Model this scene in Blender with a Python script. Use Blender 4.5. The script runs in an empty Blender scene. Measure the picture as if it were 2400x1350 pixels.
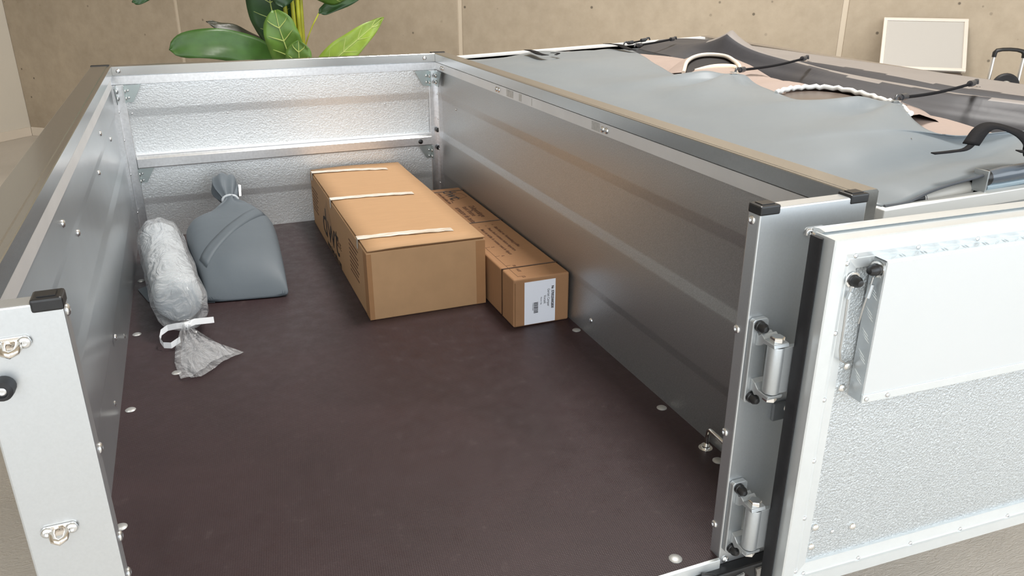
import bpy, bmesh, math, random
from mathutils import Vector, Matrix, noise
random.seed(7)
PI = math.pi
scene = bpy.context.scene
COL = scene.collection
G = 0.55                      # height of the trailer bed above the ground

# ------------------------------------------------------------------ camera
cam_d = bpy.data.cameras.new('camera')
cam = bpy.data.objects.new('camera', cam_d)
COL.objects.link(cam)
cam_d.sensor_width = 36.0
cam_d.lens = 36.0 * 1869.42 / 2400.0
cam_d.clip_start = 0.05
cr = Vector((0.928686, -0.370867, -0.000907))
cu = Vector((0.140248, 0.348927, 0.926596))
cf = Vector((0.343327, 0.860644, -0.376057))
M = Matrix(((cr.x, cu.x, -cf.x, 0.257759), (cr.y, cu.y, -cf.y, -1.052069),
            (cr.z, cu.z, -cf.z, 1.011874 + G), (0, 0, 0, 1)))
cam.matrix_world = M
scene.camera = cam

# ------------------------------------------------------------------ view, world, daylight
scene.view_settings.view_transform = 'Standard'
scene.view_settings.look = 'None'
scene.view_settings.gamma = 1.0
scene.view_settings.use_curve_mapping = False
scene.view_settings.exposure = -0.55
scene.render.film_transparent = False
world = bpy.data.worlds.new('daylight')
scene.world = world
world.use_nodes = True
wb = world.node_tree.nodes['Background']
wb.inputs[0].default_value = (0.80, 0.90, 1.0, 1)
wb.inputs[1].default_value = 2.0

# room frame: e1 runs along the concrete wall to the right, e2 into that wall
KX, KY = -1.2243, 8.0192
A1 = math.radians(132.0)
E1 = Vector((math.sin(A1), math.cos(A1), 0))
E2 = Vector((math.sin(A1 - PI / 2), math.cos(A1 - PI / 2), 0))
K = Vector((KX, KY, 0))
def room(a, b, z=0.0):
    return K + E1 * a + E2 * b + Vector((0, 0, z))
ROOM_M = Matrix(((E1.x, E2.x, 0, KX), (E1.y, E2.y, 0, KY), (0, 0, 1, 0), (0, 0, 0, 1)))
ROOM_W, ROOM_D, ROOM_H = 12.6, 11.6, 5.0

def window_light(name, a, b, z, direction, w, h, power, col=(0.90, 0.955, 1.0)):
    d = bpy.data.lights.new(name, 'AREA')
    d.shape = 'RECTANGLE'; d.size = w; d.size_y = h; d.energy = power; d.color = col
    o = bpy.data.objects.new(name, d)
    COL.objects.link(o)
    dirv = E1 * direction[0] + E2 * direction[1] + Vector((0, 0, direction[2] if len(direction) > 2 else 0))
    o.matrix_world = Matrix.Translation(room(a, b, z)) @ dirv.to_track_quat('-Z', 'Y').to_matrix().to_4x4()
    return o
# daylight entering by the window bands of the rear wall and of the right wall
window_light('rear_window_light', 8.7, -11.5, 2.55, (0, 1), 6.6, 4.1, 330)
window_light('right_window_light', 12.5, -6.4, 2.55, (-1, 0), 7.6, 4.1, 330)
window_light('roof_light', 8.6, -9.4, 4.98, (0, 0, -1), 6.6, 3.2, 240)
window_light('ceiling_lamp_light', 6.7, -2.6, 4.9, (0, 0, -1), 1.0, 1.0, 330, (1.0, .97, .93))

# ------------------------------------------------------------------ materials
def new_mat(name):
    m = bpy.data.materials.new(name); m.use_nodes = True
    nt = m.node_tree
    return m, nt, nt.nodes['Principled BSDF']
def setp(b, **k):
    for n, v in k.items():
        n = {'spec': 'Specular IOR Level', 'rough': 'Roughness', 'metal': 'Metallic', 'col': 'Base Color',
             'trans': 'Transmission Weight', 'alpha': 'Alpha', 'coat': 'Coat Weight', 'ior': 'IOR',
             'sheen': 'Sheen Weight', 'coatr': 'Coat Roughness'}[n]
        if n == 'Base Color': v = (v[0], v[1], v[2], 1)
        b.inputs[n].default_value = v
def srgb(r, g, b):
    f = lambda c: (c / 255 / 12.92) if c / 255 <= .04045 else ((c / 255 + .055) / 1.055) ** 2.4
    return (f(r), f(g), f(b))
def ramp(nt, fac, stops):
    r = nt.nodes.new('ShaderNodeValToRGB')
    el = r.color_ramp.elements
    while len(el) < len(stops): el.new(0.5)
    for e, (p, c) in zip(el, stops):
        e.position = p; e.color = (c[0], c[1], c[2], 1)
    nt.links.new(fac, r.inputs[0])
    return r.outputs[0]
def coords(nt, scale=(1, 1, 1), rot=(0, 0, 0)):
    t = nt.nodes.new('ShaderNodeTexCoord'); mp = nt.nodes.new('ShaderNodeMapping')
    mp.inputs['Scale'].default_value = scale; mp.inputs['Rotation'].default_value = rot
    nt.links.new(t.outputs['Object'], mp.inputs[0])
    return mp.outputs[0]
def noise_n(nt, co, scale, detail=4, rough=.55, dist=0.0):
    n = nt.nodes.new('ShaderNodeTexNoise')
    n.inputs['Scale'].default_value = scale; n.inputs['Detail'].default_value = detail
    n.inputs['Roughness'].default_value = rough; n.inputs['Distortion'].default_value = dist
    nt.links.new(co, n.inputs['Vector'])
    return n.outputs['Fac']
def voro(nt, co, scale, out='Distance', feat='F1'):
    n = nt.nodes.new('ShaderNodeTexVoronoi'); n.feature = feat
    n.inputs['Scale'].default_value = scale
    nt.links.new(co, n.inputs['Vector'])
    return n.outputs[out]
def bump(nt, b, h, strength=.3, dist=.001):
    n = nt.nodes.new('ShaderNodeBump')
    n.inputs['Strength'].default_value = strength; n.inputs['Distance'].default_value = dist
    nt.links.new(h, n.inputs['Height']); nt.links.new(n.outputs[0], b.inputs['Normal'])
    return n
def mixc(nt, fac, a, bcol, mode='MIX'):
    n = nt.nodes.new('ShaderNodeMix'); n.data_type = 'RGBA'; n.blend_type = mode
    if hasattr(fac, 'links'): nt.links.new(fac, n.inputs[0])
    else: n.inputs[0].default_value = fac
    for i, v in ((6, a), (7, bcol)):
        if hasattr(v, 'links'): nt.links.new(v, n.inputs[i])
        else: n.inputs[i].default_value = (v[0], v[1], v[2], 1)
    return n.outputs[2]
def mathn(nt, op, a, bv=0.0, c=None):
    n = nt.nodes.new('ShaderNodeMath'); n.operation = op
    for i, v in enumerate((a, bv) if c is None else (a, bv, c)):
        if hasattr(v, 'links'): nt.links.new(v, n.inputs[i])
        else: n.inputs[i].default_value = v
    return n.outputs[0]
MATS = {}
def simple(name, col, rough=.5, metal=0.0, **k):
    m, nt, b = new_mat(name)
    setp(b, col=col, rough=rough, metal=metal, **k)
    MATS[name] = m
    return m
def varied(name, col, rough, metal, nscale, amount=.12, bstr=.0, bscale=300, bdist=.0006, stretch=(1, 1, 1), **k):
    m, nt, b = new_mat(name)
    setp(b, col=col, rough=rough, metal=metal, **k)
    co = coords(nt, stretch)
    f = noise_n(nt, co, nscale, 5)
    c = ramp(nt, f, [(.25, [x * (1 - amount) for x in col]), (.75, [min(1, x * (1 + amount)) for x in col])])
    nt.links.new(c, b.inputs['Base Color'])
    if bstr:
        bump(nt, b, noise_n(nt, co, bscale, 3), bstr, bdist)
    MATS[name] = m
    return m

def stucco_metal(name, col, metal, rough, scale, strength, dist, speck=.2):
    m, nt, b = new_mat(name)
    setp(b, col=col, metal=metal, rough=rough)
    co = coords(nt)
    n1 = noise_n(nt, co, scale, 3, .6)
    n2 = voro(nt, co, scale * .8)
    h = mathn(nt, 'ADD', n1, mathn(nt, 'MULTIPLY', n2, .7))
    bump(nt, b, h, strength, dist)
    f = noise_n(nt, co, scale * 1.3, 2)
    c = ramp(nt, f, [(.35, [x * (1 - speck) for x in col]), (.65, [min(1, x * (1 + speck)) for x in col])])
    g = noise_n(nt, co, 2.5, 3)
    c2 = mixc(nt, mathn(nt, 'MULTIPLY', g, .25), c, [x * .8 for x in col])
    nt.links.new(c2, b.inputs['Base Color'])
    MATS[name] = m
    return m
GALV = stucco_metal('galvanized_stucco', (.80, .82, .83), .65, .42, 190, .55, .0012, .10)
GALVP = stucco_metal('galvanized_matt', (.47, .48, .485), .9, .42, 260, .22, .0006, .10)
GALVD = stucco_metal('galvanized_door', (.58, .61, .625), .7, .42, 300, .9, .0013, .20)
SIDE = varied('smooth_galvanized', (.52, .55, .57), .28, .75, 3.0, .10, .04, 60, .0006)
RIMZ = varied('rim_zinc', (.50, .50, .49), .22, .95, 260, .06, .08, 300, .0003)
MILL = varied('mill_aluminium', (.80, .81, .83), .30, .95, 18, .10, .02, 150, .0003, (6, .4, 6))
STRIP = varied('strip_aluminium', (.70, .70, .70), .45, .6, 5, .08)
POST = varied('silver_powder_coat', srgb(206, 210, 213), .36, .85, 300, .03, .08, 400, .0002)
FRAME = varied('anodised_frame', srgb(222, 226, 227), .36, .6, 40, .02, .02, 300, .0002)
HINGE = varied('satin_hinge', srgb(186, 190, 192), .42, .7, 200, .03)
ZINC = simple('zinc_bracket', (.46, .52, .52), .32, .9)
CHROME = simple('chrome', (.86, .86, .85), .14, 1.0)
NICKEL = simple('nickel', (.80, .76, .71), .12, 1.0)
RIVET = simple('rivet_metal', (.75, .76, .77), .24, .95)
BLACKP = varied('black_plastic', (.012, .012, .013), .38, 0, 80, .2, .05, 300, .0003)
RUBBER = varied('black_rubber', (.010, .010, .012), .55, 0, 90, .25, .06, 300, .0003)
DARKGAP = simple('dark_joint', (.01, .01, .01), .8)
WEBBING = varied('black_webbing', (.010, .010, .012), .75, 0, 60, .25, .4, 900, .0005, (1, 4, 1), spec=.15)
WHITEP = simple('white_tape', (.85, .86, .88), .4)
STEEL = simple('chassis_steel', (.42, .43, .44), .45, .8)
INK = simple('print_ink', srgb(34, 26, 22), .6)
INKB = simple('print_ink_brown', srgb(92, 60, 40), .7)
LABELP = simple('white_label', srgb(226, 228, 236), .55)
PAINTW = simple('white_metal', srgb(236, 236, 233), .35, .15)

def floor_mat():
    m, nt, b = new_mat('film_faced_plywood')
    setp(b, col=srgb(58, 46, 46), rough=.42, spec=.3)
    co = coords(nt)
    base = srgb(50, 37, 39)
    n = noise_n(nt, co, 3.2, 6, .62, .4)
    c = ramp(nt, n, [(.3, [x * .82 for x in base]), (.72, [x * 1.22 for x in base])])
    # pale scuffs and specks
    s = noise_n(nt, coords(nt, (1, 1, 1)), 26, 7, .72)
    sm = ramp(nt, s, [(.60, (0, 0, 0)), (.78, (.35, .35, .35))])
    c = mixc(nt, sm, c, srgb(92, 80, 78))
    sp = voro(nt, co, 34)
    spm = ramp(nt, sp, [(.0, (.8, .8, .8)), (.035, (0, 0, 0))])
    c = mixc(nt, spm, c, srgb(118, 108, 104))
    nt.links.new(c, b.inputs['Base Color'])
    r = ramp(nt, s, [(.3, (.36,) * 3), (.8, (.62,) * 3)])
    nt.links.new(r, b.inputs['Roughness'])
    # fine wire-mesh relief
    w1 = nt.nodes.new('ShaderNodeTexWave'); w1.bands_direction = 'X'; w1.inputs['Scale'].default_value = 75
    w2 = nt.nodes.new('ShaderNodeTexWave'); w2.bands_direction = 'Y'; w2.inputs['Scale'].default_value = 75
    cr_ = coords(nt, (1, 1, 1), (0, 0, .12))
    nt.links.new(cr_, w1.inputs[0]); nt.links.new(cr_, w2.inputs[0])
    h = mathn(nt, 'MULTIPLY', w1.outputs['Fac'], w2.outputs['Fac'])
    bump(nt, b, h, .30, .0008)
    MATS['floor'] = m
    return m
BED = floor_mat()

def cardboard(name, col):
    m, nt, b = new_mat(name)
    setp(b, col=col, rough=.72, spec=.25)
    co = coords(nt, (1, 1, 1))
    n = noise_n(nt, coords(nt, (3, 60, 3)), 4, 5, .6)
    g = noise_n(nt, co, 7, 3)
    c = ramp(nt, n, [(.3, [x * .93 for x in col]), (.7, [x * 1.06 for x in col])])
    c = mixc(nt, mathn(nt, 'MULTIPLY', g, .25), c, [x * .82 for x in col])
    nt.links.new(c, b.inputs['Base Color'])
    bump(nt, b, noise_n(nt, co, 240, 3), .06, .0004)
    return m
CARD = cardboard('cardboard', srgb(178, 142, 106))
CARD2 = cardboard('cardboard_brown', srgb(152, 114, 82))
CARDEDGE = cardboard('cardboard_edge', srgb(120, 86, 56))

def fabric(name, col, rough=.55, wr=.25, wscale=7.0, sp=.4):
    m, nt, b = new_mat(name)
    setp(b, col=col, rough=rough, spec=sp)
    co = coords(nt)
    g = noise_n(nt, co, 2.2, 4)
    c = ramp(nt, g, [(.3, [x * .93 for x in col]), (.7, [min(1, x * 1.07) for x in col])])
    nt.links.new(c, b.inputs['Base Color'])
    w = noise_n(nt, co, wscale, 3, .5, .8)
    f = noise_n(nt, co, 900, 2)
    h = mathn(nt, 'ADD', w, mathn(nt, 'MULTIPLY', f, .02))
    bump(nt, b, h, wr, .012)
    MATS[name] = m
    return m
TARP = fabric('grey_pvc_cover', srgb(120, 127, 132), .42, .20, 5.0)
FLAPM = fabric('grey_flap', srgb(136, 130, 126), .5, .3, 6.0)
FLAPD = fabric('dark_flap_band', srgb(62, 62, 66), .5, .3, 6.0)
CANVAS = fabric('taupe_canvas', srgb(160, 143, 134), .62, .45, 8.0)
LILAC = fabric('pale_grey_canvas', srgb(168, 166, 172), .6, .3, 6.0)
BAGM = fabric('slate_bag_fabric', srgb(92, 100, 107), .55, .18, 6.0, .3)
ROLLM = fabric('grey_roll_fabric', srgb(186, 192, 196), .6, .4, 12.0)

def film_mat():
    m = bpy.data.materials.new('clear_film'); m.use_nodes = True
    nt = m.node_tree; nt.nodes.clear()
    out = nt.nodes.new('ShaderNodeOutputMaterial')
    tr = nt.nodes.new('ShaderNodeBsdfTransparent'); tr.inputs[0].default_value = (.93, .94, .95, 1)
    gl = nt.nodes.new('ShaderNodeBsdfPrincipled')
    setp(gl, col=(.62, .63, .65), rough=.06, spec=1.0)
    mx = nt.nodes.new('ShaderNodeMixShader')
    fr = nt.nodes.new('ShaderNodeLayerWeight'); fr.inputs[0].default_value = .30
    n = noise_n(nt, coords(nt, (1, .5, 1)), 13, 3, .5, 2.2)
    bp = nt.nodes.new('ShaderNodeBump'); bp.inputs['Strength'].default_value = .9; bp.inputs['Distance'].default_value = .035
    nt.links.new(n, bp.inputs['Height']); nt.links.new(bp.outputs[0], gl.inputs['Normal']); nt.links.new(bp.outputs[0], fr.inputs['Normal'])
    f = mathn(nt, 'ADD', mathn(nt, 'MULTIPLY', fr.outputs['Facing'], .60), .12)
    nt.links.new(f, mx.inputs[0]); nt.links.new(tr.outputs[0], mx.inputs[1]); nt.links.new(gl.outputs[0], mx.inputs[2])
    nt.links.new(mx.outputs[0], out.inputs[0])
    return m
FILM = film_mat()
TAPEM = None
def tape_mat():
    m, nt, b = new_mat('clear_packing_tape')
    setp(b, col=srgb(222, 212, 196), rough=.18, spec=.6, alpha=.9)
    n = noise_n(nt, coords(nt, (2, 30, 2)), 6, 4, .6, .6)
    c = ramp(nt, n, [(.35, srgb(188, 164, 132)), (.6, srgb(236, 230, 220))])
    nt.links.new(c, b.inputs['Base Color'])
    bump(nt, b, n, .4, .002)
    return m
TAPEM = tape_mat()

def concrete(name, col, pits=True, bstr=.25):
    m, nt, b = new_mat(name)
    setp(b, col=col, rough=.8, spec=.25)
    co = coords(nt)
    a = noise_n(nt, co, .9, 6, .6, .3)
    bnz = noise_n(nt, co, 9, 6, .65)
    c = ramp(nt, a, [(.3, [x * .86 for x in col]), (.7, [min(1, x * 1.1) for x in col])])
    d = ramp(nt, bnz, [(.3, (.90, .89, .87)), (.7, (1.05, 1.05, 1.05))])
    c = mixc(nt, 1.0, c, d, 'MULTIPLY')
    if pits:
        v = voro(nt, co, 9)
        n2 = noise_n(nt, co, 3, 2)
        pm = ramp(nt, v, [(.06, (.36, .36, .36)), (.10, (1, 1, 1))])
        keep = ramp(nt, n2, [(.40, (0, 0, 0)), (.55, (1, 1, 1))])
        c = mixc(nt, keep, c, mixc(nt, 1.0, c, pm, 'MULTIPLY'))
    nt.links.new(c, b.inputs['Base Color'])
    bump(nt, b, mathn(nt, 'ADD', bnz, mathn(nt, 'MULTIPLY', noise_n(nt, co, 60, 4), .4)), bstr, .004)
    return m
CONC = concrete('concrete_wall', srgb(174, 160, 141))
JOINT = simple('joint_filler', srgb(200, 186, 166), .7)
def screed():
    m, nt, b = new_mat('trowelled_screed')
    col = srgb(204, 197, 188)
    setp(b, col=col, rough=.28, spec=.5)
    co = coords(nt)
    a = noise_n(nt, co, .7, 5, .6, .5)
    c = ramp(nt, a, [(.3, [x * .84 for x in col]), (.7, [x * 1.1 for x in col])])
    nt.links.new(c, b.inputs['Base Color'])
    t = noise_n(nt, coords(nt, (1, 3.2, 1), (0, 0, .5)), 26, 6, .62, 2.2)
    h = mathn(nt, 'ADD', t, mathn(nt, 'MULTIPLY', noise_n(nt, co, 6, 4), .6))
    bump(nt, b, h, .5, .008)
    return m
SCREED = screed()
PLASTER = varied('white_plaster', srgb(214, 206, 192), .8, 0, 2, .03, .04, 200, .0005)
CEIL = varied('ceiling_paint', srgb(206, 196, 180), .85, 0, 2, .03)
SKIRT = simple('skirting_paint', srgb(220, 208, 192), .45)
def leaf_mat(name, col, vein):
    m, nt, b = new_mat(name)
    setp(b, col=col, rough=.38, spec=.45)
    co = coords(nt)
    n = noise_n(nt, co, 9, 4)
    c = ramp(nt, n, [(.3, [x * .75 for x in col]), (.7, [min(1, x * 1.25) for x in col])])
    nt.links.new(c, b.inputs['Base Color'])
    try:
        b.inputs['Subsurface Weight'].default_value = 0.0
    except Exception:
        pass
    return m
LEAF_D = leaf_mat('dark_leaf', srgb(38, 68, 34), None)
LEAF_M = leaf_mat('mid_leaf', srgb(84, 116, 44), None)
LEAF_G = leaf_mat('green_leaf', srgb(58, 92, 38), None)
LEAF_L = leaf_mat('light_leaf', srgb(128, 152, 56), None)
LEAF_B = leaf_mat('grey_leaf_back', srgb(62, 62, 50), None)
STALK = leaf_mat('yellow_stalk', srgb(158, 160, 44), None)
VEIN = simple('leaf_vein', srgb(170, 184, 104), .5)
POTM = varied('pot_glaze', srgb(70, 70, 72), .45, 0, 4, .1)
SOIL = varied('soil', srgb(52, 40, 30), .9, 0, 30, .3, .6, 60, .01)

# ------------------------------------------------------------------ mesh helpers
class MB:
    """collects shapes in one bmesh"""
    def __init__(s): s.bm = bmesh.new()
    def faces(s, vs, fs):
        v = [s.bm.verts.new(p) for p in vs]
        for f in fs:
            try: s.bm.faces.new([v[i] for i in f])
            except ValueError: pass
        return s
    def box(s, x0, x1, y0, y1, z0, z1):
        x0, x1 = sorted((x0, x1)); y0, y1 = sorted((y0, y1)); z0, z1 = sorted((z0, z1))
        return s.faces([(x, y, z) for x in (x0, x1) for y in (y0, y1) for z in (z0, z1)],
                       [(0, 1, 3, 2), (4, 6, 7, 5), (0, 4, 5, 1), (2, 3, 7, 6), (0, 2, 6, 4), (1, 5, 7, 3)])
    def hexa(s, b4, t4):
        return s.faces(list(b4) + list(t4), [(3, 2, 1, 0), (4, 5, 6, 7), (0, 1, 5, 4), (1, 2, 6, 5), (2, 3, 7, 6), (3, 0, 4, 7)])
    def prism(s, prof, a, b, place):
        """profile [(u,v)] swept from a to b; place(u,v,t) gives the point"""
        n = len(prof)
        vs = [place(u, v, t) for t in (a, b) for u, v in prof]
        fs = [(i, (i + 1) % n, n + (i + 1) % n, n + i) for i in range(n)]
        fs += [tuple(range(n - 1, -1, -1)), tuple(range(n, 2 * n))]
        return s.faces(vs, fs)
    def sheet(s, prof, a, b, place, steps=1):
        n = len(prof)
        ts = [a + (b - a) * i / steps for i in range(steps + 1)]
        vs = [place(u, v, t) for t in ts for u, v in prof]
        return s.faces(vs, [(k * n + i, k * n + i + 1, (k + 1) * n + i + 1, (k + 1) * n + i) for k in range(steps) for i in range(n - 1)])
    def lathe(s, prof, origin, axis, seg=14):
        """prof [(r,h)] turned about axis at origin"""
        ax = Vector(axis).normalized(); t = Vector((0, 0, 1)) if abs(ax.z) < .9 else Vector((1, 0, 0))
        u = ax.cross(t).normalized(); w = ax.cross(u); o = Vector(origin)
        rings = []
        for r, h in prof:
            if r < 1e-6: rings.append([s.bm.verts.new(o + ax * h)])
            else: rings.append([s.bm.verts.new(o + ax * h + (u * math.cos(2 * PI * i / seg) + w * math.sin(2 * PI * i / seg)) * r) for i in range(seg)])
        for a, b in zip(rings, rings[1:]):
            for i in range(seg):
                j = (i + 1) % seg
                q = [a[i % len(a)], a[j % len(a)], b[j % len(b)], b[i % len(b)]]
                q2 = []
                for x in q:
                    if x not in q2: q2.append(x)
                if len(q2) > 2:
                    try: s.bm.faces.new(q2)
                    except ValueError: pass
        return s
    def tube(s, pts, r, seg=8, cap=True, flat=None):
        pts = [Vector(p) for p in pts]; rings = []
        up = Vector((0, 0, 1)); prev = None
        for i, p in enumerate(pts):
            d = (pts[min(i + 1, len(pts) - 1)] - pts[max(i - 1, 0)]).normalized()
            if prev is None:
                t = up if abs(d.z) < .9 else Vector((1, 0, 0))
                u = d.cross(t).normalized()
            else: u = (prev - d * prev.dot(d)).normalized()
            prev = u; w = d.cross(u)
            rr = r[i] if isinstance(r, (list, tuple)) else r
            fu, fw = flat or (1, 1)
            rings.append([s.bm.verts.new(p + (u * math.cos(2 * PI * k / seg) * fu + w * math.sin(2 * PI * k / seg) * fw) * rr) for k in range(seg)])
        for a, b in zip(rings, rings[1:]):
            for k in range(seg): s.bm.faces.new([a[k], a[(k + 1) % seg], b[(k + 1) % seg], b[k]])
        if cap:
            s.bm.faces.new(rings[0][::-1]); s.bm.faces.new(rings[-1])
        return s
    def grid(s, rows):
        n = len(rows[0]); vs = [p for r in rows for p in r]
        return s.faces(vs, [(k * n + i, k * n + i + 1, (k + 1) * n + i + 1, (k + 1) * n + i) for k in range(len(rows) - 1) for i in range(n - 1)])
    def loft(s, rings, cap=True):
        n = len(rings[0]); vv = [[s.bm.verts.new(p) for p in r] for r in rings]
        for a, b in zip(vv, vv[1:]):
            for i in range(n): s.bm.faces.new([a[i], a[(i + 1) % n], b[(i + 1) % n], b[i]])
        if cap:
            s.bm.faces.new(vv[0][::-1]); s.bm.faces.new(vv[-1])
        return s
    def map(s, f):
        for v in s.bm.verts: v.co = f(v.co)
        return s
    def mesh(s, name, mats, smooth=None, bevel=0.0, bseg=2, weld=False):
        bm = s.bm
        if weld: bmesh.ops.remove_doubles(bm, verts=bm.verts, dist=1e-5)
        bmesh.ops.recalc_face_normals(bm, faces=bm.faces)
        if bevel:
            es = [e for e in bm.edges if len(e.link_faces) == 2 and e.calc_face_angle(0) > .6]
            bmesh.ops.bevel(bm, geom=es, offset=bevel, segments=bseg, profile=.5, affect='EDGES', clamp_overlap=True)
        me = bpy.data.meshes.new(name)
        bm.to_mesh(me); bm.free()
        for m in (mats if isinstance(mats, (list, tuple)) else [mats]): me.materials.append(m)
        if smooth is not None:
            for p in me.polygons: p.use_smooth = True
            if smooth < 179:
                me.set_sharp_from_angle(angle=math.radians(smooth))
        return me

WORLD = {}                       # world matrix of every parent
def link(name, me, parent=None, mat4=None):
    o = bpy.data.objects.new(name, me); COL.objects.link(o)
    mw = mat4 or Matrix.Identity(4)
    if parent is not None:
        o.parent = parent; o.matrix_local = mw
        WORLD[o.name] = WORLD[parent.name] @ mw
    else:
        o.matrix_world = mw; WORLD[o.name] = mw
    return o
def tag(o, label=None, cat=None, group=None, kind=None):
    for k, v in (('label', label), ('category', cat), ('group', group), ('kind', kind)):
        if v: o[k] = v
    return o
def thing(name, loc, label, cat, group=None, rotz=0.0):
    o = bpy.data.objects.new(name, None); COL.objects.link(o)
    o.empty_display_size = .05
    m = Matrix.Translation(Vector(loc)) @ Matrix.Rotation(rotz, 4, 'Z')
    o.matrix_world = m; WORLD[o.name] = m
    return tag(o, label, cat, group)
def part(name, mb, mat, parent, smooth=None, bevel=0.0, bseg=2, label=None, weld=False):
    """mb is in world coordinates; it is stored in the parent's own frame"""
    if parent is not None:
        inv = WORLD[parent.name].inverted(); mb.map(lambda c: inv @ c)
    o = link(name, mb.mesh(name, mat, smooth, bevel, bseg, weld), parent)
    if label: o['label'] = label
    return o
def T(mb):                      # from the bed frame (z=0 on the trailer bed) to the world
    return mb.map(lambda c: Vector((c.x, c.y, c.z + G)))
def put(name, me, parent, loc, axis=(0, 0, 1), roll=0.0):
    """a shared mesh (built about its own z) set at loc in world space, z along axis"""
    q = Vector(axis).normalized().to_track_quat('Z', 'Y').to_matrix().to_4x4() @ Matrix.Rotation(roll, 4, 'Z')
    w = Matrix.Translation(Vector(loc)) @ q
    return link(name, me, parent, WORLD[parent.name].inverted() @ w)
def bed(x, y, z): return Vector((x, y, z + G))

def dome(r, h, seg=12, hole=0.0):
    p = [(r, 0), (r * .98, h * .25), (r * .78, h * .75), (r * .42, h)]
    if hole: p += [(hole, h), (hole, h * .35), (0, h * .35)]
    else: p += [(0, h * 1.04)]
    return MB().lathe(p, (0, 0, 0), (0, 0, 1), seg)
ME_RIVET = dome(.0045, .0028, 10, .0016).mesh('rivet', RIVET, 40)
ME_BIGRIVET = dome(.0075, .0052, 14).mesh('bolt_head', CHROME, 40)
ME_SCREW = dome(.0075, .0035, 12, .003).mesh('screw', RIVET, 40)
ME_BOLT = dome(.0085, .005, 14, .003).mesh('bolt_head', RIVET, 40)
ME_BEDBOLT = MB().lathe([(.0125, 0), (.0125, .0012), (.010, .003), (.004, .0042), (0, .0044)], (0, 0, 0), (0, 0, 1), 18).mesh('floor_bolt', simple('dull_zinc', (.40, .40, .39), .45, .6), 40)
ME_BLACKCAP = MB().lathe([(.0095, 0), (.0095, .005), (.0085, .006), (.0085, .013), (.005, .019), (0, .0205)], (0, 0, 0), (0, 0, 1), 14).mesh('nut_cap', BLACKP, 40)
ME_DARKBOLT = MB().lathe([(.010, 0), (.010, .004), (.006, .007), (0, .0075)], (0, 0, 0), (0, 0, 1), 12).mesh('black_bolt', BLACKP, 40)
def hexhead(r, h):
    return MB().lathe([(r, 0), (r, h * .85), (r * .88, h), (0, h)], (0, 0, 0), (0, 0, 1), 6)
ME_HEX = hexhead(.0115, .008).mesh('hinge_bolt', CHROME)

def text(s, size, origin, xdir, up, mat, parent, name='lettering', align='LEFT', bold=0.0, depth=.0006, sx=1.0):
    cu_ = bpy.data.curves.new(name, 'FONT'); cu_.body = s; cu_.size = size; cu_.extrude = depth / 2
    cu_.offset = bold; cu_.align_x = align; cu_.resolution_u = 2
    to = bpy.data.objects.new('tmp_text', cu_); COL.objects.link(to)
    me = bpy.data.meshes.new_from_object(to.evaluated_get(bpy.context.evaluated_depsgraph_get()))
    bpy.data.objects.remove(to); bpy.data.curves.remove(cu_)
    x = Vector(xdir).normalized(); u = Vector(up).normalized(); n = x.cross(u)
    m = Matrix(((x.x * sx, u.x, n.x, origin[0]), (x.y * sx, u.y, n.y, origin[1]), (x.z * sx, u.z, n.z, origin[2]), (0, 0, 0, 1)))
    me.transform(WORLD[parent.name].inverted() @ m)
    me.materials.clear(); me.materials.append(mat)
    me.name = name
    return link(name, me, parent)

# ================================================================== ROOM
def rpart(name, mb, mat, parent=None, **k):
    mb.map(lambda c: ROOM_M @ c)
    return part(name, mb, mat, parent, **k)
o = rpart('floor', MB().box(-.2, ROOM_W + .2, -ROOM_D - .2, .2, -.1, 0), SCREED); o['kind'] = 'structure'
o = rpart('ceiling', MB().box(-.2, ROOM_W + .2, -ROOM_D - .2, .2, ROOM_H, ROOM_H + .1), CEIL); o['kind'] = 'structure'
wall = rpart('wall_back', MB().box(-.2, ROOM_W + .2, .03, .2, 0, ROOM_H), JOINT); wall['kind'] = 'structure'
edges = [0.0, 2.007, 4.638, 7.304, 9.96, ROOM_W]
for a, b in zip(edges, edges[1:]):
    rpart('concrete_panel', MB().box(a + (.017 if a else 0), b - .017, 0, .03, 0, ROOM_H), CONC, wall, bevel=.004)
for e in edges[1:-1]:
    rpart('joint_strip', MB().box(e - .0165, e + .0165, .006, .03, 0, ROOM_H), JOINT, wall)
o = rpart('wall_left', MB().box(-.2, 0, -ROOM_D, .0, 0, ROOM_H), PLASTER); o['kind'] = 'structure'
o = rpart('baseboard_back', MB().box(.012, ROOM_W, -.012, -.0005, 0, .085), SKIRT, bevel=.003); o['kind'] = 'structure'
o = rpart('baseboard_left', MB().box(.0005, .012, -ROOM_D, -.012, 0, .085), SKIRT, bevel=.003); o['kind'] = 'structure'
# rear and right walls with their window bands (behind the camera)
mb = MB()
for a0, a1, z0, z1 in ((-.2, 5.4, 0, ROOM_H), (12.0, ROOM_W + .2, 0, ROOM_H), (5.4, 12.0, 0, .45), (5.4, 12.0, 4.65, ROOM_H)):
    mb.box(a0, a1, -ROOM_D - .2, -ROOM_D, z0, z1)
o = rpart('wall_rear', mb, PLASTER); o['kind'] = 'structure'
mb = MB()
for b0, b1, z0, z1 in ((-ROOM_D, -10.2, 0, ROOM_H), (-2.6, .2, 0, ROOM_H), (-10.2, -2.6, 0, .45), (-10.2, -2.6, 4.65, ROOM_H)):
    mb.box(ROOM_W, ROOM_W + .2, b0, b1, z0, z1)
o = rpart('wall_right', mb, PLASTER); o['kind'] = 'structure'
mb = MB()
for i in range(7): mb.box(5.4 + i * 6.6 / 6 - .03, 5.4 + i * 6.6 / 6 + .03, -ROOM_D - .12, -ROOM_D - .05, .45, 4.65)
o = rpart('window_1', mb, BLACKP); o['kind'] = 'structure'
mb = MB()
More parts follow.
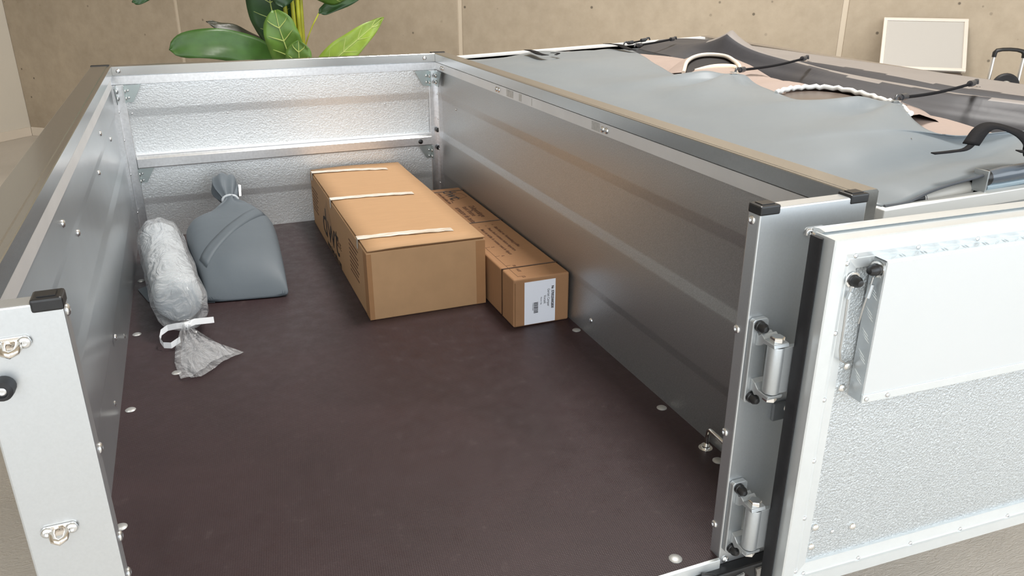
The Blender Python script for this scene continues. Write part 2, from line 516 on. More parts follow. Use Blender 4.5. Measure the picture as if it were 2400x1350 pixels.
for i in range(6): mb.box(ROOM_W + .05, ROOM_W + .12, -10.2 + i * 7.6 / 5 - .03, -10.2 + i * 7.6 / 5 + .03, .45, 4.65)
o = rpart('window_2', mb, BLACKP); o['kind'] = 'structure'

# ================================================================== TRAILER
W, L = 1.25, 2.29
ZR, ZS, ZB = .664, .633, .602           # rim top, rim lower edge, lower edge of the strip below it
tr = thing('trailer', bed(.62, 1.0, -.55), 'open silver cargo trailer with galvanized walls, brown floor and folded-out tailgate', 'trailer')

# bed
part('floor_panel', T(MB().box(-.01, W + .01, -.104, L + .01, -.016, 0)), BED, tr)
part('floor_edge_trim', T(MB().box(.10, 1.043, -.112, -.105, -.055, .003)), FRAME, tr, bevel=.001)
# corrugated panels
RIB = [(ZS, 0), (.512, 0), (.506, .0008), (.482, .0062), (.476, .007), (.345, .007), (.339, .0062), (.318, .0008), (.312, 0), (.166, 0), (.160, .0008), (.140, .0062), (.134, .007), (0, .004)]
def panel(name, mat, place, a, b):
    prof = [(d, z) for z, d in RIB] + [(.024, 0), (.024, ZS)]
    return part(name, T(MB().prism(prof, a, b, place)), mat, tr, smooth=40)
panel('end_panel', GALV, lambda d, z, t: (t, L + d, z), 0, W)
panel('partition_panel', GALVP, lambda d, z, t: (W + d, t, z), -.075, L)
panel('side_panel', SIDE, lambda d, z, t: (-d, t, z), .02, L)
# rim rails: rounded rectangular profile, inner face flush with the strip, top falling outward
def rim(name, place, a, b, w=.075):
    prof = [(-.010, ZS + .001), (-.010, ZR + .0015), (-.0085, ZR + .003), (-.003, ZR + .003), (-.001, ZR - .0005), (.004, ZR - .0005), (.006, ZR + .001), (w - .004, ZR + .001), (w, ZR - .003), (w, ZS - .05), (w - .02, ZS - .05), (.028, ZS - .03), (.0, ZS)]
    return part(name, T(MB().prism(prof, a, b, place)), RIMZ, tr, smooth=25)
rim('rim_rail', lambda d, z, t: (-d, t, z), -.078, L + .055, .062)
rim('rim_rail', lambda d, z, t: (W + d, t, z), -.078, L + .055, .055)
rim('rim_rail', lambda d, z, t: (t, L + d, z), .0105, W - .0105, .055)
def strip(place, a, b):
    prof = [(-.0085, ZS - .0015), (-.0085, ZB), (-.002, ZB - .001), (0, ZS - .0015)]
    return part('cover_strip', T(MB().prism(prof, a, b, place)), STRIP, tr)
strip(lambda d, z, t: (W + d, t, z), -.075, L - .008)
o = part('cover_strip', T(MB().prism([(-.0085, ZS - .0015), (-.0085, ZB), (0, ZB), (0, ZS - .0015)], .0, W, lambda d, z, t: (t, L + d, z))), MILL, tr, label='bright aluminium strip under the end rim')
o = strip(lambda d, z, t: (-d, t, z), .0, L - .10)
# rim end caps (dark)
for x in (-.027, W + .022):
    part('rim_end_cap', T(MB().box(x - .035, x + .030, L + .042, L + .058, ZS - .02, ZR + .004)), BLACKP, tr, bevel=.003)
# corner uprights at the far end
for s, x in ((1, 0.0), (-1, W)):
    part('corner_upright', T(MB().box(x - s * .009, x + s * .012, L - .040, L - .003, .0, ZB - .002).box(x, x + s * .040, L - .010, L - .001, 0, ZB - .002)), MILL, tr, bevel=.0015)
# middle rail on the end wall
part('middle_rail', T(MB().prism([(L - .001, .288), (L - .026, .288), (L - .030, .292), (L - .030, .324), (L - .026, .328), (L - .001, .334)], .043, W - .040, lambda u, v, t: (t, u, v))), MILL, tr, smooth=40)
part('middle_rail_ledge', T(MB().box(.043, W - .04, L - .006, L - .001, .334, .338)), WHITEP, tr, label='bright sealing bead along the top of the middle rail')
RES = varied('glue_residue', (.50, .50, .49), .6, .3, 60, .2)
for y0_, y1_, za, zb in ((1.40, 1.462, .606, .6285), (1.33, 1.352, .606, .6285), (1.245, 1.25, .606, .6285), (.795, .842, .606, .6285), (.775, .789, .607, .618)):
    part('glue_residue', T(MB().box(W - .0089, W - .0084, y0_, y1_, za, zb)), RES, tr, label='dull adhesive residue on the strip')
# gusset brackets
def gusset(x, s, z, w=.060, h=.062, ang=True):
    y = L - .0112
    pts = [(x, z), (x + s * w, z), (x + s * w * .42, z - h), (x, z - h)]
    g = part('gusset_bracket', T(MB().prism(pts, y, y - .0025, lambda u, v, t: (u, t, v)).box(x, x + s * .003, y, y - .034, z - h, z)), ZINC, tr)
    for dz in (.020, .046):
        put('rivet', ME_SCREW, g, bed(x + s * .0035, y - .020, z - dz), (s, 0, 0))
        put('rivet', ME_RIVET, g, bed(x + s * .012, y - .0027, z - dz), (0, -1, 0))
    return g
gusset(.0402, 1, ZB - .003); gusset(W - .0402, -1, ZB - .003)
gusset(.0402, 1, .286, .058, .056); gusset(W - .0402, -1, .286, .056, .056)
# side gusset plates on the side panel and partition next to the corners
for x, s in ((.0125, 1), (W - .0125, -1)):
    g = part('gusset_plate', T(MB().prism([(L - .010, ZB - .003), (L - .105, ZB - .003), (L - .062, ZB - .066), (L - .010, ZB - .066)], x, x + s * .0025, lambda u, v, t: (t, u, v))), ZINC, tr)
    for dz in (.024, .050):
        put('bolt_head', ME_BOLT, g, bed(x + s * .003, L - .028, ZB - dz), (s, 0, 0))
for z in (.35, .2735): put('black_bolt', ME_DARKBOLT, tr, bed(W - .0122, L - .022, z), (-1, 0, 0))
put('black_bolt', ME_DARKBOLT, tr, bed(1.157, L - .0305, .307), (0, -1, 0))
# rivets and bolts of the walls
for p in ((.3929, .4727), (1.0201, .4695)): put('rivet', ME_RIVET, tr, bed(p[0], L + .0072, p[1]), (0, -1, 0))
for p in ((.052, .492), (1.2, .505)): put('rivet', ME_RIVET, tr, bed(p[0], L + .004, p[1]), (0, -1, 0))
for y, z in ((1.4325, .467), (.6276, .5517), (.8356, .4706), (1.9487, .4648), (1.598, .5476), (1.02, .1359), (1.2489, .0384), (.8252, .0495)):
    put('bolt_head', ME_BOLT, tr, bed(-.0072 if (.345 < z < .476 or .0 < z < .134) else -.0005, y, z), (1, 0, 0))
for y, z in ((.829, .0502), (2.062, .4674)):
    put('bolt_head', ME_BOLT if y < 1 else ME_RIVET, tr, bed(W + .0065, y, z), (-1, 0, 0))
for y in (1.5436, .7689, 2.19):
    for dy in (-.011, .011): put('bolt_head', ME_BOLT, tr, bed(W - .0086, y + dy, .616), (-1, 0, 0))
for x in (.032, W - .055): put('rivet', ME_BOLT, tr, bed(x, L - .0101, .650), (0, -1, 0))
for z in (.54, .505, .40, .27, .12):
    for x, s in ((.0122, 1), (W - .0122, -1)): put('rivet', ME_RIVET, tr, bed(x, L - .036, z), (s, 0, 0))
# bolts in the bed
for x, y in ((.0187, 1.3376), (.0187, .8736), (.0189, .3997), (.1253, 1.0374), (1.2325, .3976), (1.2356, .8808), (1.2273, .1566), (.9694, -.0766), (1.2356, 1.36), (.0187, 1.8)):
    put('floor_bolt', ME_BEDBOLT, tr, bed(x, y, -.0002))
# lashing ring at the right post
ring = part('lashing_ring', T(MB().tube([(1.232, .2086, .0), (1.232, .2086, .03), (1.231, .205, .048), (1.228, .195, .055), (1.226, .14, .055), (1.226, .125, .050), (1.226, .12, .03), (1.226, .12, 0)], .005, 10)), CHROME, tr, smooth=60)
for y in (.2086, .12):
    part('ring_washer', T(MB().lathe([(.016, 0), (.016, .002), (.010, .003), (.010, .009), (0, .009)], (1.230, y, .0), (0, 0, 1), 12)), CHROME, ring, smooth=30)

# ---- corner posts of the opening
def post(x0, x1, caps):
    p = part('corner_post', T(MB().box(x0, x1, -.105, -.0765, -.016, ZR + .001)), POST, tr, bevel=.0025)
    for c0, c1 in caps:
        mb = MB().box(c0 - .001, c1 + .001, -.107, -.075, ZR - .010, ZR + .006)
        part('post_cap', T(mb), BLACKP, p, bevel=.003)
        part('post_cap_inset', T(MB().box(c0 + .006, c1 - .006, -.100, -.082, ZR + .0062, ZR + .0072)), BLACKP, p)
    return p
pl = post(-.001, .095, [(.064, .095)])
prr = post(1.044, 1.2555, [(1.044, 1.080), (1.220, 1.2555)])
# bent edge at the inner side of each post
for p, x, zs in ((prr, 1.044, (.6437, .4543, .2564, .0603)), (pl, .095, (.6467, .4572, .3229, .2628, .08))):
    s = -1 if p is prr else 1
    for z in zs: put('screw', ME_SCREW, p, bed(x + s * .0002, -.0815 - (.006 if z > .6 else 0), z), (s, 0, 0))
put('screw', ME_SCREW, prr, bed(1.0585, -.1052, -.006), (0, -1, 0))
# corner plates joining the post to the wall, behind it
part('post_web', T(MB().box(.0, .03, -.0763, -.045, -.01, ZS).box(W - .03, W, -.0763, -.045, -.01, ZS)), POST, tr)

# ---- latch keepers on the left post
def keeper(x, z, parent, flip=1):
    k = part('latch_keeper', T(MB().prism([(x - .019, z - .005), (x - .016, z - .0075), (x + .016, z - .0075), (x + .019, z - .005), (x + .019, z + .005), (x + .016, z + .0075), (x - .016, z + .0075), (x - .019, z + .005)], -.1055, -.1080, lambda u, v, t: (u, t, v))), NICKEL, parent, bevel=.0006)
    pts = [(x - .0085, -.107, z), (x - .0085, -.112, z - .002), (x - .006, -.120, z - .005), (x, -.1235, z - .0065), (x + .006, -.120, z - .005), (x + .0085, -.112, z - .002), (x + .0085, -.107, z)]
    part('keeper_loop', T(MB().tube(pts, .0042, 10)), NICKEL, k, smooth=60)
    for s in (-1, 1): put('screw', ME_SCREW, k, bed(x + s * .0135, -.1081, z), (0, -1, 0))
keeper(.0365, .6255 - .003, pl); keeper(.0366, .3690, pl)
keeper(1.156, .617, prr)
# rubber stop on the left post
part('rubber_stop', T(MB().lathe([(.0125, 0), (.0125, .006), (.0115, .016), (.008, .019), (.0065, .019), (.0065, .014), (0, .014)], (.0195, -.1052, .5725), (0, -1, 0), 20)), RUBBER, pl, smooth=40)
put('screw', ME_SCREW, pl, bed(.0195, -.1190, .5725), (0, -1, 0))

# ---- hinges on the right post
def hinge(zc, h=.152):
    x0, x1 = 1.0475, 1.0905
    base = part('hinge', T(MB().prism([(x0, zc - h / 2 + .004), (x0 + .004, zc - h / 2), (x1 - .016, zc - h / 2), (x1 - .012, zc - h / 2 + .004), (x1 - .012, zc + h / 2 - .004), (x1 - .016, zc + h / 2), (x0 + .004, zc + h / 2), (x0, zc + h / 2 - .004)], -.1055, -.116, lambda u, v, t: (u, t, v))), HINGE, prr_parent, bevel=.0015)
    bx, by = 1.0715, -.148
    # two arms curving out to the barrel
    for s in (-1, 1):
        z_in, z_out = zc + s * (h / 2 - .026), zc + s * .045
        prof = [(-.116, zc + s * (h / 2 - .022)), (-.122, zc + s * (h / 2 - .026)), (-.128, zc + s * (.056)), (-.136, zc + s * .0505), (-.160, zc + s * .0495), (-.162, zc + s * .043), (-.135, zc + s * .042), (-.126, zc + s * .034), (-.116, zc + s * .030)]
        arm = MB().prism(prof, x0 + .0085, x1 - .005, lambda u, v, t: (t, u, v))
        part('hinge_arm', T(arm), HINGE, base, bevel=.0012)
        put('hinge_bolt', ME_HEX, base, bed(bx, by, zc + s * .0500), (0, 0, s))
        put('nut_cap', ME_BLACKCAP, base, bed(1.0590, -.1162, zc + s * (h / 2 - .011)), (0, -1, 0))
    part('hinge_barrel', T(MB().lathe([(.0135, -.0415), (.0140, -.040), (.0140, .040), (.0135, .0415)], (bx, by, zc), (0, 0, 1), 20)), HINGE, base, smooth=40)
    part('hinge_leaf', T(MB().box(bx + .004, 1.18, -.160, -.150, zc - .041, zc + .041)), HINGE, base, bevel=.001)
    return base
prr_parent = tr
hinge(.408); hinge(.0945)
part('door_buffer', T(MB().box(1.118, 1.165, -.1055, -.112, .278, .312)), simple('grey_buffer', (.10, .105, .11), .5), tr, bevel=.001)
put('bolt_head', ME_BOLT, tr, bed(1.146, -.1122, .300), (0, -1, 0))

# ---- tail lamp below the right post
lamp = part('tail_lamp', T(MB().box(.985, 1.235, -.128, -.085, -.150, -.0165)), BLACKP, tr, bevel=.004, label='black tail lamp housing below the right post')
def lens_mat(name, col, rough):
    m, nt, b = new_mat(name)
    setp(b, col=col, rough=rough, spec=.6)
    w1 = nt.nodes.new('ShaderNodeTexWave'); w1.bands_direction = 'X'; w1.inputs['Scale'].default_value = 110
    w2 = nt.nodes.new('ShaderNodeTexWave'); w2.bands_direction = 'Z'; w2.inputs['Scale'].default_value = 110
    co = coords(nt); nt.links.new(co, w1.inputs[0]); nt.links.new(co, w2.inputs[0])
    h = mathn(nt, 'MULTIPLY', w1.outputs['Fac'], w2.outputs['Fac'])
    bump(nt, b, h, .8, .0015)
    c = ramp(nt, h, [(.2, [x * .35 for x in col]), (.7, col)])
    nt.links.new(c, b.inputs['Base Color'])
    return m
part('lamp_lens', T(MB().prism([(1.000, -.145), (1.000, -.046), (1.085, -.026), (1.090, -.145)], -.128, -.132, lambda u, v, t: (u, t, v))), lens_mat('clear_lens', (.62, .62, .60), .2), lamp)
part('lamp_lens', T(MB().prism([(1.135, -.145), (1.112, -.026), (1.222, -.022), (1.222, -.145)], -.128, -.132, lambda u, v, t: (u, t, v))), lens_mat('clear_lens_b', (.66, .62, .56), .2), lamp)
part('indicator_bulb', T(MB().box(1.122, 1.158, -.1322, -.134, -.052, -.028)), lens_mat('amber_lens', srgb(206, 120, 70), .3), lamp, bevel=.002, label='amber patch of the indicator lens')  # plain amber block on the lens front
part('triangle_reflector', T(MB().prism([(1.099, -.040), (1.068, -.145), (1.130, -.145)], -.128, -.136, lambda u, v, t: (u, t, v))), simple('red_reflector', srgb(150, 34, 30), .25), lamp, label='red triangular reflector')
part('lamp_cable', T(MB().tube([(1.0, -.116, -.014), (1.02, -.126, -.016), (1.04, -.134, -.026), (1.02, -.138, -.04), (1.0, -.139, -.06)], .004, 8)), BLACKP, lamp, smooth=60)

# ---- chassis under the bed
part('chassis_beam', T(MB().box(.25, .31, -.08, 2.9, -.10, -.0165).box(.94, 1.0, -.08, 2.9, -.10, -.0165).box(.25, 1.0, 2.84, 2.9, -.10, -.03)), STEEL, tr)
part('axle', T(MB().box(.09, 1.16, 1.0, 1.08, -.37, -.29).box(.24, .32, .98, 1.10, -.289, -.1001).box(.93, 1.01, .98, 1.10, -.289, -.1001)), STEEL, tr)
for x in (.03, 1.22):
    wh = part('wheel', T(MB().lathe([(.10, -.06), (.17, -.07), (.21, -.055), (.219, -.03), (.219, .03), (.21, .055), (.17, .07), (.10, .06)], (x, 1.04, -.330), (1, 0, 0), 32)), RUBBER, tr, smooth=40)
    part('wheel_rim', T(MB().lathe([(0, -.02), (.10, -.03), (.125, -.062), (.12, .062), (.10, .03), (0, .02)], (x, 1.04, -.330), (1, 0, 0), 24)), STEEL, wh, smooth=40)
part('prop_stand', T(MB().box(.60, .66, 2.845, 2.895, -.55, -.0999).box(.57, .69, 2.82, 2.92, -.55, -.54)), STEEL, tr)

# ================================================================== TAILGATE (folded right round, beside the right post)
TG = math.radians(-2.4)
tgm = Matrix.Translation(Vector((1.10, -.165, G))) @ Matrix.Rotation(TG, 4, 'Z')
def TGm(mb): return mb.map(lambda c: tgm @ c)     # local: x along the door, -y towards the camera, z up
TW, TH, DP = 1.13, .641, .045
tg = part('tailgate', TGm(MB().box(.045, TW - .045, -.034, -.010, .02, TH - .045)), GALVD, tr, label='tailgate with pimpled galvanized panel, folded open beside the right post')
# mitred frame: outer tube with a rounded fold and a lower rivet flange
FR = [(0, 0), (0, -.043), (.002, -DP), (.024, -DP), (.0255, -.0415), (.033, -.0405), (.034, -.0415), (.041, -.0405), (.050, -.0395), (.050, -.034), (.030, -.034), (.030, 0)]
def mitre(side):
    mb = MB()
    if side == 'left': f = lambda d, y, t: (d, y, (d - .012 if t == 0 else TH - d))
    elif side == 'right': f = lambda d, y, t: (TW - d, y, (d - .012 if t == 0 else TH - d))
    elif side == 'top': f = lambda d, y, t: ((d if t == 0 else TW - d), y, TH - d)
    else: f = lambda d, y, t: ((d if t == 0 else TW - d), y, d - .012)
    mb.prism(FR, 0, 1, f)
    return mb
for s in ('left', 'right', 'top', 'bottom'):
    part('frame_profile', TGm(mitre(s)), FRAME, tg, smooth=30)
# step along the upper outside edge
part('frame_lip', TGm(MB().prism([(-.002, TH - .004), (-.016, TH + .004), (-.002, TH + .006), (.010, TH + .004), (.010, TH - .004)], .004, TW - .004, lambda u, v, t: (t, u, v))), FRAME, tg, smooth=30)
part('rubber_seal', TGm(MB().prism([(-.0015, -.002), (-.0015, -.021), (-.005, -.023), (-.007, -.018), (-.007, .002), (-.004, .004)], -.01, TH - .004, lambda u, v, t: (u, v, t))), RUBBER, tg, smooth=40, label='black rubber seal along the hinge side')
def tgput(name, me, x, z, off, roll=0.0, axis=(0, -1, 0), parent=None):
    w = tgm @ Vector((x, -off, z))
    ax = tgm.to_3x3() @ Vector(axis)
    return put(name, me, parent or tg, w, ax, roll)
for i in range(10): tgput('rivet', ME_RIVET, .044 + i * .118 if i else .044, .6115, .0405)
for z in (.601, .487, .370, .255, .140, .026): tgput('rivet', ME_RIVET, .0300, z, .0408)
for i in range(10): tgput('rivet', ME_RIVET, .048 + i * .1195, .0165, .0408)
for x, z in ((.146, .088), (.063, .108), (.061, .067)): tgput('bolt_head', ME_BIGRIVET, x, z, .0342)
tgput('rivet', ME_RIVET, .103, .088, .0342)
for x, z in ((.070, .421), (.067, .382)): tgput('bolt_head', ME_BIGRIVET, x, z, .0342)
# fold-down table hung on the tailgate: shallow tray of chequer plate, smooth face outward
bx0, bx1, bz0, bz1 = .0805, .70, .368, .606
box_front, box_back = .066, .0365
SIDEAL = varied('side_aluminium', (.50, .52, .53), .4, .8, 30, .08)
TABLE = varied('table_white', srgb(206, 208, 208), .42, .3, 2, .02)
tabf = part('fold_down_table', TGm(MB().box(bx0 + .002, bx1, -box_front, -box_front + .006, bz0 + .012, bz1 - .001)), TABLE, tg, bevel=.0015, label='flat white table panel hung on the tailgate')
for xs_ in (bx0, bx1 - .002): part('table_side', TGm(MB().box(xs_, xs_ + .002, -box_front + .001, -box_back, bz0, bz1)), SIDEAL, tg)
part('table_top_plate', TGm(MB().box(bx0, bx1, -box_front + .001, -box_back, bz1 - .002, bz1)), FRAME, tg)
mb = MB().box(bx0, bx1, -box_front - .002, -box_front + .004, bz0, bz0 + .0145)
part('table_edge_rail', TGm(mb), FRAME, tg, bevel=.001)
# chequer bars on the top flange and on the side
mb = MB()
for i in range(16):
    xc = bx0 + .022 + i * .041
    for k in range(3):
        a = (xc - .007 + k * .0045, -.058 + k * .002); b2 = (xc + .009 + k * .0045, -.047 + k * .002)
        mb.tube([(a[0], a[1], bz1), ((a[0] + b2[0]) / 2, (a[1] + b2[1]) / 2, bz1 + .0006), (b2[0], b2[1], bz1)], [.0004, .0010, .0004], 6)
    for k in range(2):
        a = (xc + .020 + k * .006, -.044); b2 = (xc + .017 + k * .006, -.056)
        mb.tube([(a[0], a[1], bz1), ((a[0] + b2[0]) / 2, (a[1] + b2[1]) / 2, bz1 + .0006), (b2[0], b2[1], bz1)], [.0004, .0010, .0004], 6)
for i in range(6):
    zc = bz0 + .03 + i * .036
    for k in range(3):
        mb.tube([(bx0, -.060 + k * .002, zc + k * .005), (bx0 - .0006, -.053 + k * .002, zc + .005 + k * .005), (bx0, -.046 + k * .002, zc + .010 + k * .005)], [.0004, .0010, .0004], 6)
o = part('chequer_relief', TGm(mb), FRAME, tg, smooth=60); o['kind'] = 'stuff'
for x in (.088, .130): tgput('rivet', ME_RIVET, x, bz0 + .007, box_front + .002, 0)
# cable stays with their black nuts
def stay_eye(x, z, off, axis=(0, -1, 0)):
    ax = Vector(axis); c = Vector((x, -off, z))
    part('cable_eye', TGm(MB().lathe([(.0085, 0), (.0125, .0005), (.0125, .003), (.0085, .0035), (.0085, 0)], c, ax, 18)), CHROME, tg, smooth=40)
    tgput('nut_cap', ME_BLACKCAP, x, z, off, axis=axis)
stay_eye(.044, .574, .042)
stay_eye(.0795, .590, .052, (-1, -.15, 0))
CABLE = simple('steel_cable', (.50, .50, .49), .35, .9)
pts = [(.041, -.046, .566), (.038, -.046, .545), (.0385, -.047, .50), (.039, -.047, .46), (.043, -.047, .442), (.055, -.046, .434), (.074, -.040, .432)]
part('stay_cable', TGm(MB().tube(pts, .0017, 8)), CABLE, tg, smooth=60)
part('stay_cable', TGm(MB().tube([(.0735, -.052, .578), (.070, -.052, .556), (.067, -.05, .53), (.067, -.046, .50)], .0017, 8)), CABLE, tg, smooth=60)
part('cable_ferrule', TGm(MB().tube([(.0735, -.052, .566), (.0695, -.052, .545)], .0042, 10)), HINGE, tg, smooth=50)
part('cable_ferrule', TGm(MB().tube([(.0415, -.046, .556), (.0385, -.046, .545)], .0036, 10)), HINGE, tg, smooth=50)

# ================================================================== CARTONS
def carton(name, x0, x1, y0, y1, h, mat, label, lid_gap=True):
    b = thing(name, bed((x0 + x1) / 2, (y0 + y1) / 2, .0005), label, 'box')
    return b
A = dict(x0=.681, x1=1.055, y0=1.176, y1=2.262, h=.226)
ca = carton('long_carton', A['x0'], A['x1'], A['y0'], A['y1'], A['h'], CARD, 'wide long cardboard box with three strips of clear tape across its lid')
z0 = .0005
part('carton_body', T(MB().box(A['x0'], A['x1'], A['y0'], A['y1'], z0, A['h'] - .0075)), CARD, ca, bevel=.0025)
part('flap_gap', T(MB().box(A['x0'] + .005, A['x1'] - .004, A['y0'] + .004, A['y1'] - .004, A['h'] - .0075, A['h'] - .0035)), CARDEDGE, ca)
mb = MB()
n = 14
top = []
for j in range(n + 1):
    y = A['y0'] - .0015 + (A['y1'] - A['y0'] + .003) * j / n
    top.append([(A['x0'] + .0035 + (A['x1'] - A['x0'] - .0045) * i / 6, y, A['h'] + .0015 * math.sin(i * 1.3 + j * .8) * .6 + .003 * math.sin(PI * i / 6)) for i in range(7)])
mb.grid(top)
lid = part('lid_flap', T(mb), CARD, ca, smooth=60)
sm = lid.modifiers.new('thickness', 'SOLIDIFY'); sm.thickness = .004; sm.offset = -1
# clear tape across the lid, wrapping over the left edge
for ya, yb, w in ((2.205, 2.150, .036), (1.775, 1.742, .034), (1.300, 1.272, .034)):
    rows = []
    N = 12
    for i in range(N + 1):
        u = i / N; x = A['x0'] - .0012 + .30 * u
        y = ya + (yb - ya) * u; ww = w * (1.0 + .1 * math.sin(i * 2.1))
        zz = A['h'] + .0032 + .003 * math.sin(PI * min(1, u * .86)) + .0006 * math.sin(i * 3)
        rows.append([(x, y - ww / 2, zz), (x, y, zz + .0007), (x, y + ww / 2, zz)])
    rows.insert(0, [(A['x0'] - .0018, ya - w / 2 * .6 , A['h'] - .03), (A['x0'] - .0026, ya, A['h'] - .03), (A['x0'] - .0018, ya + w / 2 * .6, A['h'] - .03)])
    tp = part('tape_strip', T(MB().grid(rows)), TAPEM, ca, smooth=60, label='strip of clear packing tape')
# printed left side
XS = A['x0'] - .0004
def side_t(s, size, y, z, bold=0.0, mat=INK, align='LEFT', sx=1.0):
    return text(s, size, bed(XS, y, z), (0, -1, 0), (0, 0, 1), mat, ca, 'lettering', align, bold, .0005, sx)
side_t('dwt', .165, 2.015, .040, .0, INK, sx=1.35)
side_t('ZELTE', .034, 1.715, .078, 0, INKB, sx=1.0)
side_t('www.dwt-zelte.com', .036, 1.93, .006, .0007, INK, sx=.98)
para = ['Inhalt / contents / contenu', 'Vorzelt Camper', 'Zeltboden', 'Heringe', 'Abspannleinen', 'Packsack']
para = None
bars = []
mb = MB()
random.seed(3)
for (ya, yb, zt, zbm, nl) in ((1.455, 1.30, .178, .074, 8), (2.235, 2.095, .162, .074, 7)):
    for k in range(nl):
        z = zt - (zt - zbm) * k / (nl - 1); y = ya
        end = yb + random.uniform(0, .03)
        while y > end:
            wl = random.uniform(.008, .022)
            mb.box(XS - .0003, XS + .0003, max(end, y - wl), y, z - .0024, z + .0024); y -= wl + .004
o = part('printed_lines', T(mb), INKB, ca, label='blocks of tiny printed text'); o['kind'] = 'stuff'
# tent-shaped print behind the big letters
mb = MB()
def bar2(p, q, w=.0022):
    d = Vector((q[0] - p[0], q[1] - p[1])); nrm = Vector((-d.y, d.x)).normalized() * w
    mb.prism([(p[0] + nrm.x, p[1] + nrm.y), (q[0] + nrm.x, q[1] + nrm.y), (q[0] - nrm.x, q[1] - nrm.y), (p[0] - nrm.x, p[1] - nrm.y)], XS, XS - .0004, lambda u, v, t: (t, u, v))
mb.prism([(1.875, .197), (1.995, .105), (1.80, .066), (1.765, .10)], XS + .0002, XS - .0001, lambda u, v, t: (t, u, v))
part('tent_emblem', T(mb), simple('emblem_tint', srgb(158, 124, 90), .7), ca, label='darker tent-shaped emblem print')
# end tape band on front face
for x0_, x1_, zz0, zz1 in ((A['x0'] - .0006, A['x0'] + .014, .002, A['h'] - .012), (A['x1'] - .030, A['x1'] + .0006, .002, A['h'] - .012)):
    part('edge_tape', T(MB().box(x0_, x1_, A['y0'] - .0008, A['y0'] + .05, zz0, zz1)), cardboard('taped_edge', srgb(158, 118, 82)), ca)

B = dict(x0=1.0665, x1=1.2475, y0=.962, y1=2.022, h=.156)
cb = carton('narrow_carton', B['x0'], B['x1'], B['y0'], B['y1'], B['h'], CARD2, 'narrow long cardboard box with a white address label on its end')
part('carton_body', T(MB().box(B['x0'], B['x1'], B['y0'], B['y1'], z0, B['h'])), CARD2, cb, bevel=.006, bseg=3)
part('flap_seam', T(MB().box(B['x0'] + .0035, B['x0'] + .0055, B['y0'] - .0004, B['y0'] + .002, .004, B['h'] - .012)), CARDEDGE, cb)
for y in (1.972, 1.530, 1.056):
    e = .0012
    mb = MB()
    for a in ((B['x0'] - e, B['x1'] + e, B['h'], B['h'] + e), (B['x0'] - e, B['x0'], .001, B['h'] + e), (B['x1'], B['x1'] + e, .001, B['h'] + e)):
        mb.box(a[0], a[1], y - .003, y + .003, a[2], a[3])
    part('strap_band', T(mb), simple('strap_brown', srgb(58, 36, 22), .4), cb, label='dark strapping band')
ZT = B['h'] + .0003
def top_t(s, size, x, y, bold=0.0, mat=INKB, align='LEFT', sx=1.0):
    return text(s, size, bed(x, y, ZT), (0, -1, 0), (1, 0, 0), mat, cb, 'lettering', align, bold, .0005, sx)
top_t('dwt', .075, 1.160, 1.985, .0004, INK, sx=1.15)
top_t('ZELTE', .014, 1.158, 1.870, 0)
top_t('www.dwt-zelte.com', .020, 1.134, 1.958, .0004)
top_t('Zeltgestänge', .030, 1.192, 1.742, .0005, sx=1.0)
top_t('tent frame', .030, 1.165, 1.739, .0005, sx=1.0)
top_t('armature de tente', .030, 1.136, 1.735, .0005, sx=.9)
for x, y, s in ((1.191, 1.462, 'Bitte Inhalt vor Verwendung prüfen'), (1.164, 1.456, 'Please check contents before departure'), (1.137, 1.450, 'Merci de vérifier le contenu avant le départ')):
    top_t(s, .0165, x, y, .0002, sx=.96)
    top_t('>', .014, x + .001, y + .03, 0)
for y, s in ((1.172, '6'), (1.080, '10'), (1.262, '2')): top_t(s, .014, 1.108, y, .0002)
top_t('H-EF', .013, 1.106, 1.045, .0001); top_t('12', .014, 1.100, .984, .0002)
mb = MB().box(1.0872, 1.0884, .982, 1.262, ZT - .0002, ZT + .0002)
for y in (.982, 1.08, 1.172, 1.262): mb.box(1.0872, 1.103, y - .0006, y + .0006, ZT - .0002, ZT + .0002)
part('ruler_print', T(mb), INKB, cb)
mb = MB()
def ln(p, q, w=.0008):
    d = Vector((q[0] - p[0], q[1] - p[1])); nr = Vector((-d.y, d.x)).normalized() * w
    mb.prism([(p[0] + nr.x, p[1] + nr.y), (q[0] + nr.x, q[1] + nr.y), (q[0] - nr.x, q[1] - nr.y), (p[0] - nr.x, p[1] - nr.y)], ZT - .0002, ZT + .0002, lambda u, v, t: (u, v, t))
E5 = [(1.178, 1.93), (1.225, 1.925), (1.232, 1.875), (1.186, 1.845), (1.160, 1.84), (1.150, 1.80), (1.158, 1.87)]
for p, q in zip(E5, E5[1:]): ln(p, q)
part('tent_emblem', T(mb), INKB, cb)
# address label on the near end
YL = B['y0'] - .0008
lb = part('address_label', T(MB().box(1.101, 1.2015, YL, B['y0'] + .0002, .005, .1425)), LABELP, cb, label='white paper label')
def lab_t(s, size, x, z, bold=0.0, align='LEFT', sx=1.0):
    return text(s, size, bed(x, YL - .0002, z), (0, 0, -1), (1, 0, 0), INK, lb, 'lettering', align, bold, .0004, sx)
lab_t('Nr. 5705250002830', .0112, 1.1885, .121, .0004, sx=.80)
lab_t('Gerüst Camper', .0112, 1.1755, .113, .0000, sx=.80)
lab_t('Vorzelt', .0112, 1.1635, .093, .0000, sx=.80)
lab_t('Pfosten 3tlg.', .005, 1.1535, .089, 0)
mb = MB(); z = .074; random.seed(11)
while z > .040:
    w = random.choice((.0006, .0006, .0012, .0018)); mb.box(1.131, 1.145, YL - .0004, YL, z - w, z); z -= w + random.choice((.0006, .0012))
o = part('barcode', T(mb), INK, lb); o['kind'] = 'stuff'
lab_t('5 705250 002830', .0036, 1.127, .074, 0)

